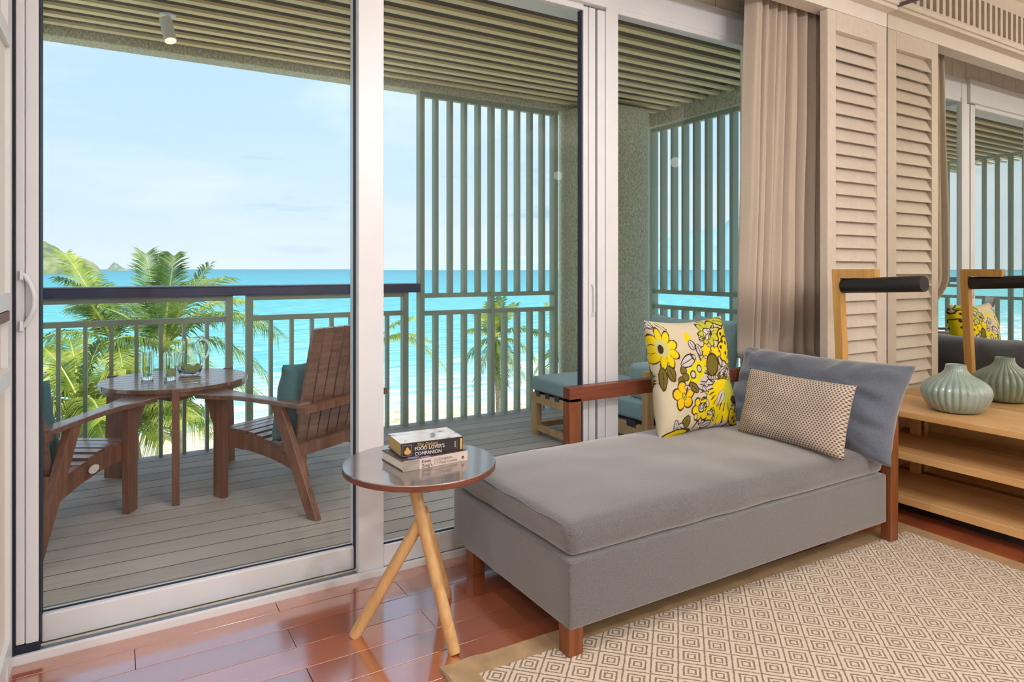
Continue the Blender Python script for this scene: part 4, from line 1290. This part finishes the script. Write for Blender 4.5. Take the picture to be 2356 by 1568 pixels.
def make_chair(loc, rz, label):
    t = thing('adirondack_chair', loc, rz, label, 'armchair', 'brown slatted armchairs on the deck')
    W = M['adi_wood']; S = M['adi_slat']
    for s in (-1, 1):
        xo = s * 0.28
        x0, x1 = xo - 0.017, xo + 0.017
        MB().box(x0, x1, -0.045, 0.035, 0, 0.535).obj('front_leg', W, t, False, 0.003)
        MB().prism([(-0.72, 0), (-0.655, 0), (-0.40, 0.535), (-0.475, 0.535)], 'x', x0 - s * 0.0 , x1).obj('rear_leg', W, t, False, 0.003)
        xi = xo - s * 0.034
        top = [(-0.0, 0.352), (-0.12, 0.354), (-0.25, 0.348), (-0.38, 0.335), (-0.5, 0.312), (-0.575, 0.29)]
        bot = [(-0.605, 0.185), (-0.5, 0.218), (-0.36, 0.250), (-0.2, 0.268), (-0.05, 0.268), (0.0, 0.262)]
        q = MB().prism(top + bot, 'x', xi - 0.016, xi + 0.016).obj('side_rail', W, t, False, 0.002)
        MB().prism([(0.035, 0.534), (0.115, 0.534), (0.108, 0.50), (0.085, 0.475), (0.070, 0.445), (0.062, 0.415), (0.045, 0.395), (0.035, 0.39)], 'x', x0 + 0.004, x1 - 0.004).obj('bracket', W, t, False, 0.002)
        arm = [(0.215, 0.085), (0.245, 0.105), (0.350, 0.105), (0.375, 0.08), (0.365, 0.02), (0.345, -0.06), (0.315, -0.14), (0.303, -0.25), (0.312, -0.62), (0.238, -0.62), (0.238, -0.30), (0.228, -0.15), (0.21, -0.05), (0.195, 0.05)]
        arm = [(s * a, b_) for a, b_ in arm]
        if s < 0: arm = arm[::-1]
        MB().prism(arm, 'z', 0.535, 0.560).obj('armrest', S, t, False, 0.004)
    for k in range(8):
        y1 = -0.004 - k * 0.062
        z = 0.354 if k < 3 else 0.354 - 0.0045 * (k - 2) ** 1.7
        MB().bar((-0.262, y1 - 0.026, z + 0.008), (0.262, y1 - 0.026, z + 0.008), 0.050, 0.018, up=(0, -0.03 * k * 0.6, 1)).obj('seat_slat', S, t, False, 0.002)
    for k in range(7):
        xx = -0.216 + k * 0.072
        MB().bar((xx * 0.98, -0.505, 0.285), (xx * 1.04, -0.655, 0.925 + 0.0 * abs(xx)), 0.020, 0.064, up=(1, 0, 0)).obj('back_slat', S, t, False, 0.002)
    MB().box(-0.265, 0.265, -0.575, -0.540, 0.285, 0.345).obj('lower_rail', W, t, False, 0.002)
    MB().prism([(-0.312, -0.655), (0.312, -0.655), (0.312, -0.60), (-0.312, -0.60)], 'z', 0.512, 0.547).obj('upper_rail', W, t, False, 0.002)
    MB().box(-0.25, 0.25, -0.030, -0.008, 0.275, 0.335).obj('front_rail', W, t, False, 0.002)
    return t
chA = make_chair((-0.183, 3.993, DZ), math.radians(-30.9), 'brown slatted wooden armchair left of the round deck table, cut off by the door frame')
chB = make_chair((0.715, 3.993, DZ), math.radians(30.7), 'brown slatted wooden armchair right of the round deck table, seen from behind')
bd = MB(); bd.add([(0.2645 + 0.0165 - 0.0, -0.29 + 0.036 * math.cos(q * PI / 12), 0.300 + 0.019 * math.sin(q * PI / 12)) for q in range(24)], [tuple(range(24))])
bd.add([(0.2645 + 0.0125, -0.29 + 0.036 * math.cos(q * PI / 12), 0.300 + 0.019 * math.sin(q * PI / 12)) for q in range(24)], [tuple(range(24))[::-1]])
n_ = 24
bd.f += [(i, (i + 1) % n_, n_ + (i + 1) % n_, n_ + i) for i in range(n_)]
bdo = bd.obj('badge', M['ink_white'], chA, False)
bdo['label'] = 'small white oval badge'

def chair_cushion(t, rz, label, dx=0.0):
    me = pillow_mesh('seat_cushion', 0.42, 0.40, 0.15, M['teal_fabric'], n=30, wr=0.008, seed=3 + dx, edge_wr=0.006)
    o = link('throw_cushion', me)
    Rz = Matrix.Rotation(rz, 3, 'Z')
    orient(o, Vector(t.location) + Rz @ Vector((dx, -0.445, 0.545)), Rz @ Vector((-1, 0, 0)), Rz @ Vector((0, -0.20, 1)))
    return tag(o, label, 'cushion')
chair_cushion(chA, math.radians(-30.9), 'teal cushion on the left deck armchair, beside the door stile')
chair_cushion(chB, math.radians(30.7), 'dark teal cushion standing against the back of the right deck armchair', -0.08)

# ---- glassware on the outdoor table
def tumbler(u, v, label, slice_):
    p = onz(u, v, OT)
    t = thing('water_glass', (p.x, p.y, OT + 0.0005), label=label, cat='glass')
    z = OT + 0.0005
    r = 0.0325
    pr = [(0, 0), (r * 0.86, 0), (r * 0.93, 0.004), (r, 0.05), (r, 0.157), (r - 0.0028, 0.157), (r - 0.003, 0.05), (r * 0.85, 0.018), (0, 0.016)]
    smooth_auto(MB().lathe(pr, 36, (p.x, p.y, z)).obj('tumbler', M['clear_glass'], t), 40)
    smooth_auto(MB().lathe([(0, 0.0185), (r * 0.85, 0.0195), (r - 0.0032, 0.05), (r - 0.0032, 0.128), (0, 0.128)], 32, (p.x, p.y, z)).obj('water', M['water_fill'], t), 40)
    if slice_ == 'wheel':
        c = Vector((p.x + 0.006, p.y - 0.012, z + 0.046)); nrm = Vector((-0.3, -1, 0.25)).normalized()
        o = MB().tube([c - nrm * 0.002, c + nrm * 0.002], 0.0225, 24).obj('citrus_rind', M['lime_rind'], t)
        o = MB().tube([c - nrm * 0.0024, c + nrm * 0.0026], 0.0195, 24).obj('citrus_slice', M['lime'], t)
    else:
        c = Vector((p.x + 0.004, p.y - 0.006, z + 0.05))
        MB().tube([c + Vector((-0.004, 0, 0.022)), c + Vector((0.006, 0, -0.024))], 0.0045, 8).obj('herb_stem', M['lime_rind'], t)
        b = MB()
        s0 = c + Vector((0, 0, 0.02)); pts = [s0, s0 + Vector((0.002, 0, 0.06)), s0 + Vector((-0.004, 0, 0.11)), s0 + Vector((0.003, 0, 0.145))]
        b.tube(pts, 0.0012, 6)
        b.obj('flower_stem', M['ink_grey'], t)
        b = MB()
        for i in range(7):
            q = s0 + Vector((random.uniform(-0.008, 0.008), random.uniform(-0.005, 0.005), 0.105 + i * 0.008))
            b.lathe([(0, -0.004), (0.005, 0), (0, 0.005)], 6, q)
        b.obj('blossom', M['ink_lilac'], t)
    return t
tumbler(339, 873, 'water glass with a flower stem, left of the two on the deck table', 'stem')
tumbler(391, 874, 'water glass with a citrus wheel, between the other glass and the jug', 'wheel')
pj = onz(437, 861, OT)
pt = thing('glass_jug', (pj.x, pj.y, OT + 0.0005), label='clear glass water jug with citrus slices on the deck table', cat='jug')
pc = (pj.x, pj.y, OT + 0.0005)
pr = [(0, 0), (0.050, 0), (0.056, 0.006), (0.068, 0.035), (0.073, 0.065), (0.070, 0.095), (0.058, 0.128), (0.049, 0.150), (0.047, 0.175), (0.050, 0.195), (0.055, 0.212),
      (0.052, 0.212), (0.046, 0.195), (0.0435, 0.175), (0.0455, 0.150), (0.0545, 0.128), (0.0665, 0.095), (0.069, 0.065), (0.064, 0.035), (0.05, 0.012), (0, 0.010)]
smooth_auto(MB().lathe(pr, 48, pc).obj('body', M['clear_glass'], pt), 60)
smooth_auto(MB().lathe([(0, 0.0125), (0.049, 0.0130), (0.0625, 0.035), (0.0675, 0.065), (0.065, 0.095), (0.053, 0.128), (0.0505, 0.135), (0, 0.135)], 40, pc).obj('water', M['water_fill'], pt), 40)
ex = Vector((CT, -ST, 0))
P0 = Vector(pc)
hp = [P0 + ex * 0.049 + Vector((0, 0, 0.200)), P0 + ex * 0.072 + Vector((0, 0, 0.211)), P0 + ex * 0.098 + Vector((0, 0, 0.205)), P0 + ex * 0.115 + Vector((0, 0, 0.180)), P0 + ex * 0.117 + Vector((0, 0, 0.150)),
      P0 + ex * 0.103 + Vector((0, 0, 0.115)), P0 + ex * 0.078 + Vector((0, 0, 0.085)), P0 + ex * 0.070 + Vector((0, 0, 0.075))]
smooth_auto(MB().tube(hp, 0.007, 14).obj('handle', M['clear_glass'], pt), 60)
for i, (dx, dz, a) in enumerate(((0.0, 0.045, 0.0), (0.02, 0.032, 0.5), (-0.03, 0.035, -1.0), (0.042, 0.045, 1.1), (0.005, 0.030, 0.1), (-0.048, 0.040, 1.3))):
    c = P0 + ex * dx + Vector((ST, CT, 0)) * (-0.02 + 0.008 * i) + Vector((0, 0, dz))
    nrm = (Vector((-ST, -CT, 0.15)) * math.cos(a) + ex * math.sin(a)).normalized()
    MB().tube([c - nrm * 0.0018, c + nrm * 0.0018], 0.021, 20).obj('citrus_rind', M['lime_rind'], pt)
    MB().tube([c - nrm * 0.0022, c + nrm * 0.0022], 0.0185, 20).obj('citrus_slice', M['lime'], pt)

# ---- outdoor ottoman and sofa
T = M['teak']
of = thing('outdoor_ottoman', (2.95, 3.90, DZ), label='teak-framed ottoman with grey-green cushion beside the round column', cat='ottoman')
ox0, ox1, oy0, oy1 = 2.655, 3.27, 3.62, 4.165
lm = MB().box(-0.024, 0.024, -0.036, 0.036, DZ, 0.285).mesh('leg', T)
for lx, ly in ((ox0 + 0.024, oy0 + 0.036), (ox0 + 0.024, oy1 - 0.036), (ox1 - 0.024, oy0 + 0.036), (ox1 - 0.024, oy1 - 0.036)):
    link('leg', lm, of, loc=(lx, ly, 0), bevel=0.002)
for yy in (oy0, oy1 - 0.03):
    box('side_rail', ox0 + 0.048, ox1 - 0.048, yy, yy + 0.03, 0.215, 0.285, T, of)
    box('stretcher', ox0 + 0.048, ox1 - 0.048, yy, yy + 0.03, 0.015, 0.055, T, of)
for xx in (ox0, ox1 - 0.03):
    box('side_rail', xx, xx + 0.03, oy0 + 0.072, oy1 - 0.072, 0.215, 0.285, T, of)
    box('stretcher', xx, xx + 0.03, oy0 + 0.072, oy1 - 0.072, 0.015, 0.055, T, of)
box('webbing', ox0 + 0.02, ox1 - 0.02, oy0 + 0.02, oy1 - 0.02, 0.285, 0.300, M['black_metal'], of)
for k in range(4):
    box('strap', ox0 - 0.003, ox0 + 0.012, oy0 + 0.06 + k * 0.12, oy0 + 0.11 + k * 0.12, 0.268, 0.302, M['black_metal'], of)
me = rbox_mesh('cushion', (ox1 - ox0) / 2, (oy1 - oy0) / 2, 0.052, 0.022, M['outdoor_fabric'], (16, 16, 4), crown=0.008)
link('cushion', me, of, loc=((ox0 + ox1) / 2, (oy0 + oy1) / 2, 0.352))

osf = thing('outdoor_sofa', (3.0, 3.2, DZ), label='teak-framed outdoor sofa with grey-green cushions, behind the chaise and window', cat='sofa')
sx0, sx1, sy0, sy1 = 2.645, 3.36, 2.89, 3.56
for lx, ly in ((sx0, sy0), (sx0, sy1 - 0.05), (sx1 - 0.05, sy0), (sx1 - 0.05, sy1 - 0.05)):
    box('post', lx, lx + 0.05, ly, ly + 0.05, DZ, 0.60 if ly < 3.2 else 0.285, T, osf, bevel=0.002)
box('arm_rail', sx0 + 0.05, sx1 - 0.05, sy0, sy0 + 0.05, 0.555, 0.60, T, osf, bevel=0.002)
box('seat_rail', sx0, sx0 + 0.035, sy0 + 0.05, sy1 - 0.05, 0.195, 0.275, T, osf, bevel=0.002)
box('seat_rail', sx0 + 0.05, sx1 - 0.05, sy0, sy0 + 0.035, 0.195, 0.275, T, osf, bevel=0.002)
box('back_rail', sx1 - 0.035, sx1, sy0 + 0.05, sy1 - 0.05, 0.195, 0.56, T, osf, bevel=0.002)
box('webbing', sx0 + 0.03, sx1 - 0.03, sy0 + 0.03, sy1 - 0.03, 0.278, 0.292, M['black_metal'], osf)
for k in range(3):
    box('strap', sx0 - 0.003, sx0 + 0.012, sy0 + 0.10 + k * 0.19, sy0 + 0.18 + k * 0.19, 0.258, 0.294, M['black_metal'], osf)
me = rbox_mesh('seat_cushion', (sx1 - sx0) / 2 - 0.02, (sy1 - sy0) / 2 - 0.028, 0.058, 0.022, M['outdoor_fabric'], (16, 16, 4), crown=0.008)
link('seat_cushion', me, osf, loc=((sx0 + sx1) / 2, (sy0 + sy1) / 2 + 0.026, 0.352))
me = rbox_mesh('arm_cushion', 0.30, 0.095, 0.105, 0.03, M['outdoor_fabric'], (12, 6, 6), crown=0.004)
link('arm_cushion', me, osf, loc=(3.01, 3.04, 0.516))
for i, (px_, py_, w_, lab) in enumerate(((3.235, 3.30, 0.46, 'grey-blue cushion on the outdoor sofa, its peak rising left of the curtain'), (3.285, 2.985, 0.40, 'second grey-blue cushion on the outdoor sofa, next to the curtain edge'))):
    me = pillow_mesh('sofa_cushion', w_, 0.46, 0.15, M['outdoor_fabric'], n=26, seed=11 + i)
    o = link('sofa_cushion', me)
    orient(o, (px_, py_, 0.655 + 0.01 * i), (0, -1, -0.05), (0.18, 0, 1)); tag(o, lab, 'cushion')

# ================================================================== LANDSCAPE
GZ = -5.0
def grid_terrain(name, u0, u1, d, vtop, depth, mat, nx=60, ny=8, rough=0.12, label=None, cat=None, base_v=None):
    """ridge seen between photo columns u0..u1 at depth d; vtop(u) = crest row"""
    V = []; Fs = []
    for j in range(ny + 1):
        s = j / ny
        for i in range(nx + 1):
            u = u0 + (u1 - u0) * i / nx
            p = at(u, HY, d * (1 - 0.0) + depth * (s - 0.5))
            hz = max(0.0, (HY - vtop(u)) / F * d + CH - GZ)
            prof = math.sin(PI * s) ** 0.7 if 0 < s < 1 else 0.0
            nn = 1 + rough * mnoise.noise(Vector((i * 0.35, j * 1.1, d * 0.001)))+ rough * 0.5 * mnoise.noise(Vector((i * 1.1, j * 2.1, d * 0.002)))
            V.append((p.x, p.y, GZ - 0.3 + hz * prof * nn))
    for j in range(ny):
        for i in range(nx):
            a = j * (nx + 1) + i
            Fs.append((a, a + 1, a + nx + 2, a + nx + 1))
    me = mesh_of(name, V, Fs, mat, True)
    o = link(name, me)
    return tag(o, label, cat)
def interp(pts):
    return lambda u: float(np.interp(u, [p[0] for p in pts], [p[1] for p in pts]))
sea = MB().add([(-9000, 20, 0), (30000, 20, 0), (30000, 40000, 0), (-9000, 40000, 0)], [(0, 1, 2, 3)]).obj('sea', M['sea'])
sea.location = (0, 0, GZ); tag(sea, kind='structure')
# beach with a gently curving shoreline
V = []; Fs = []
for j in range(25):
    for i in range(61):
        x = -40 + i * 1.8; yq = 5.5 + j * 1.0
        edge = 27.5 + 1.2 * math.sin(x * 0.16) + 0.6 * math.sin(x * 0.5 + 1) - 0.10 * x
        z = 0.35 * min(1.0, (edge - yq) / 6.0)
        z = max(-0.4, z) + 0.06 * mnoise.noise(Vector((x * 0.7, yq * 0.7, 0)))
        V.append((x, yq, z))
for j in range(24):
    for i in range(60):
        a = j * 61 + i; Fs.append((a, a + 1, a + 62, a + 61))
bch = link('beach', mesh_of('beach', V, Fs, M['sand'], True)); bch.location = (0, 0, GZ); tag(bch, kind='structure')
grid_terrain('headland', -120, 235, 900, interp([(-120, 505), (60, 535), (92, 549), (120, 562), (150, 582), (185, 592), (215, 604), (228, 615), (235, 628)]), 160, M['headland'], 70, 10, 0.10,
             'green and rocky headland sloping into the sea at the left', 'headland')
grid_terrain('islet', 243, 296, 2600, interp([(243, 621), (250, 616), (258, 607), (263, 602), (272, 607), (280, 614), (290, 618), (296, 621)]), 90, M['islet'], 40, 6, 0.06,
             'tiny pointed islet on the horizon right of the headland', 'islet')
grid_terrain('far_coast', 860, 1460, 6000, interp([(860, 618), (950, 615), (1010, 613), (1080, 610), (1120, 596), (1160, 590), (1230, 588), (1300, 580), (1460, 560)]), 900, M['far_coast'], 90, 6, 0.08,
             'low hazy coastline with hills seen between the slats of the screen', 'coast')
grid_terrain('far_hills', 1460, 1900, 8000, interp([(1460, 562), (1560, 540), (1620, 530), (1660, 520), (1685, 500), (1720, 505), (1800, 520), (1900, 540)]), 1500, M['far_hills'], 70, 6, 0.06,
             'pale blue mountains beyond the sea at the right window', 'mountains')

# ---- palms
def frond(bm, rc, p0, p1, sag, leaf, droop, n=34, wid=0.026, seed=0, tip=0.35):
    """feather frond: bm collects the leaflets, rc the rachis"""
    rnd = random.Random(seed)
    p0 = Vector(p0); p1 = Vector(p1)
    L = (p1 - p0).length
    pts = []
    for i in range(13):
        t = i / 12
        q = p0.lerp(p1, t); q.z += sag * L * 4 * t * (1 - t) * 0.5
        pts.append(q)
    rc.tube(pts, [0.022 * (1 - 0.85 * i / 12) + 0.003 for i in range(13)], 5, False)
    def P(t):
        f = t * 12; i = min(11, int(f)); return pts[i].lerp(pts[i + 1], f - i)
    for k in range(n):
        t = 0.10 + 0.90 * k / (n - 1)
        c = P(t); d = (P(min(1, t + 0.03)) - P(max(0, t - 0.03))).normalized()
        side = d.cross(Vector((0, 0, 1)))
        if side.length < 0.05: side = Vector((1, 0, 0))
        side.normalize(); upv = side.cross(d).normalized()
        ll = leaf * (0.55 + 0.75 * math.sin(PI * (0.12 + 0.80 * t))) * rnd.uniform(0.85, 1.1)
        for s in (-1, 1):
            dirn = (side * s * 0.85 + d * (0.35 + tip * t) + upv * rnd.uniform(0.10, 0.40)).normalized()
            m = c + dirn * ll * 0.5 + Vector((0, 0, -droop * ll * 0.15))
            e = c + dirn * ll * 0.92 + Vector((0, 0, -droop * ll * rnd.uniform(0.45, 0.75)))
            wv_ = d * wid * rnd.uniform(0.8, 1.2) * 0.5
            bm.add([c - wv_ * 0.6, c + wv_ * 0.6, m + wv_, m - wv_, e], [(0, 1, 2, 3), (3, 2, 4)])
def palm(label, crown, d, fronds, mats, trunk_to, leaf=0.5, seed=0, auto=0, alen=2.0):
    c = at(crown[0], crown[1], d)
    base = Vector((c.x + trunk_to, c.y + 0.4, GZ + 0.2))
    t = thing('palm_tree', base, label=label, cat='palm tree')
    tp = [base.lerp(c, i / 8) + Vector((math.sin(i * 0.35) * 0.12, 0, 0)) * (1 - i / 8) for i in range(9)]
    tp[-1] = c
    smooth_auto(MB().tube(tp, [0.13 - 0.05 * i / 8 for i in range(9)], 10).obj('trunk', M['trunk'], t))
    for i, (u, v, dd, sag, dr) in enumerate(fronds):
        bm = MB(); rc = MB()
        frond(bm, rc, c, at(u, v, d + dd), sag, leaf, dr, seed=seed + i, n=64)
        o = bm.obj('frond', M[mats[i % len(mats)]], t)
        rc.obj('rachis', M['rachis'], o)
    rnd = random.Random(seed + 99)
    for i in range(auto):
        a = 2 * PI * (i + rnd.uniform(0, 0.6)) / auto
        e = c + Vector((math.cos(a), math.sin(a), rnd.uniform(-0.55, 0.25))) * alen * rnd.uniform(0.8, 1.05)
        bm = MB(); rc = MB()
        frond(bm, rc, c, e, rnd.uniform(0.2, 0.4), leaf, rnd.uniform(0.6, 1.1), seed=seed + 50 + i, n=60)
        o = bm.obj('frond', M[mats[(i + 1) % len(mats)]], t)
        rc.obj('rachis', M['rachis'], o)
palm('tall coconut palm rising behind the round deck table and glass jug', (375, 800), 12.5,
     [(335, 585, 0.3, 0.05, 0.3), (400, 590, -0.2, 0.1, 0.4), (515, 640, -0.5, 0.35, 0.7), (480, 612, 0.6, 0.15, 0.5), (180, 705, -0.4, 0.30, 0.8), (235, 660, 0.8, 0.1, 0.5),
      (600, 745, 0.2, 0.40, 0.9), (640, 770, -0.8, 0.42, 1.0), (560, 690, 0.9, 0.35, 0.8), (610, 860, 0.4, 0.42, 0.9), (240, 790, -1.0, 0.30, 0.9), (470, 860, -1.4, 0.3, 1.0), (330, 700, 1.0, 0.1, 0.4)],
     ['palm_green', 'palm_green', 'palm_yellow'], 0.5, 0.50, 3)
palm('leaning palm whose frond crosses the headland at the left', (262, 790), 12.0,
     [(150, 585, 0.2, 0.12, 0.5), (140, 640, -0.6, 0.30, 0.8), (190, 700, 0.6, 0.2, 0.6), (120, 850, -0.3, 0.25, 0.8), (330, 880, -0.6, 0.2, 0.8), (215, 640, 0.9, 0.05, 0.5)],
     ['palm_yellow', 'palm_green'], -0.6, 0.46, 21, auto=4, alen=1.3)
palm('low yellow-green palm filling the rail gaps at the far left', (185, 930), 10.5,
     [(100, 800, 0.2, 0.2, 0.7), (230, 790, 0.2, 0.25, 0.8), (290, 850, -0.2, 0.35, 0.9), (90, 880, -0.3, 0.3, 0.9), (80, 960, -0.4, 0.3, 0.9), (300, 930, -0.3, 0.35, 1.0), (160, 780, 0.7, 0.2, 0.6), (240, 1010, -0.6, 0.3, 1.0), (120, 1020, -0.6, 0.3, 1.0)],
     ['palm_yellow', 'palm_green', 'palm_yellow'], 0.2, 0.45, 41, auto=7, alen=1.3)
palm('low bright palm below the deck table, its fronds hanging over the sand', (300, 960), 11.5,
     [(480, 975, -0.3, 0.42, 1.3), (420, 900, 0.3, 0.40, 1.1), (530, 990, 0.3, 0.45, 1.2), (380, 1010, -0.5, 0.3, 1.2), (230, 880, 0.4, 0.3, 0.8), (350, 850, 0.8, 0.3, 0.7), (590, 900, 0.5, 0.42, 1.0)],
     ['palm_yellow', 'palm_yellow', 'palm_green'], 0.3, 0.50, 61, auto=6, alen=1.4)
palm('distant coconut palm seen through the tall slat screen', (1140, 775), 20,
     [(1155, 685, 0.2, 0.05, 0.4), (1185, 700, 0.4, 0.1, 0.5), (1230, 760, -0.3, 0.3, 0.9), (1235, 830, 0.4, 0.3, 1.0), (1200, 870, -0.6, 0.2, 1.0), (1075, 760, 0.2, 0.3, 0.9), (1070, 830, -0.2, 0.3, 1.0), (1100, 720, 0.5, 0.1, 0.6), (1095, 890, 0.3, 0.2, 1.0), (1130, 700, -0.5, 0.1, 0.5), (1160, 880, -0.3, 0.1, 1.0)],
     ['palm_green', 'palm_yellow'], 0.35, 0.42, 81)
palm('yellowing palm right of the distant one, behind the column end of the screen', (1290, 800), 22,
     [(1255, 700, 0.2, 0.2, 0.6), (1225, 760, 0.2, 0.3, 0.9), (1230, 860, 0.2, 0.3, 1.0), (1250, 900, -0.4, 0.2, 1.0), (1330, 720, 0.2, 0.2, 0.7), (1265, 820, 0.6, 0.2, 0.8)],
     ['palm_yellow', 'palm_green'], 0.3, 0.45, 101)
palm('small palm with one drooping frond crossing the water right of the mullion', (852, 800), 17,
     [(1040, 870, 0.0, 0.55, 1.0), (960, 730, 0.3, 0.3, 0.8), (1000, 790, 0.2, 0.4, 0.9), (830, 800, 0.2, 0.3, 0.9), (850, 880, 0, 0.3, 1.0)],
     ['palm_yellow', 'palm_yellow'], 0.0, 0.34, 121)
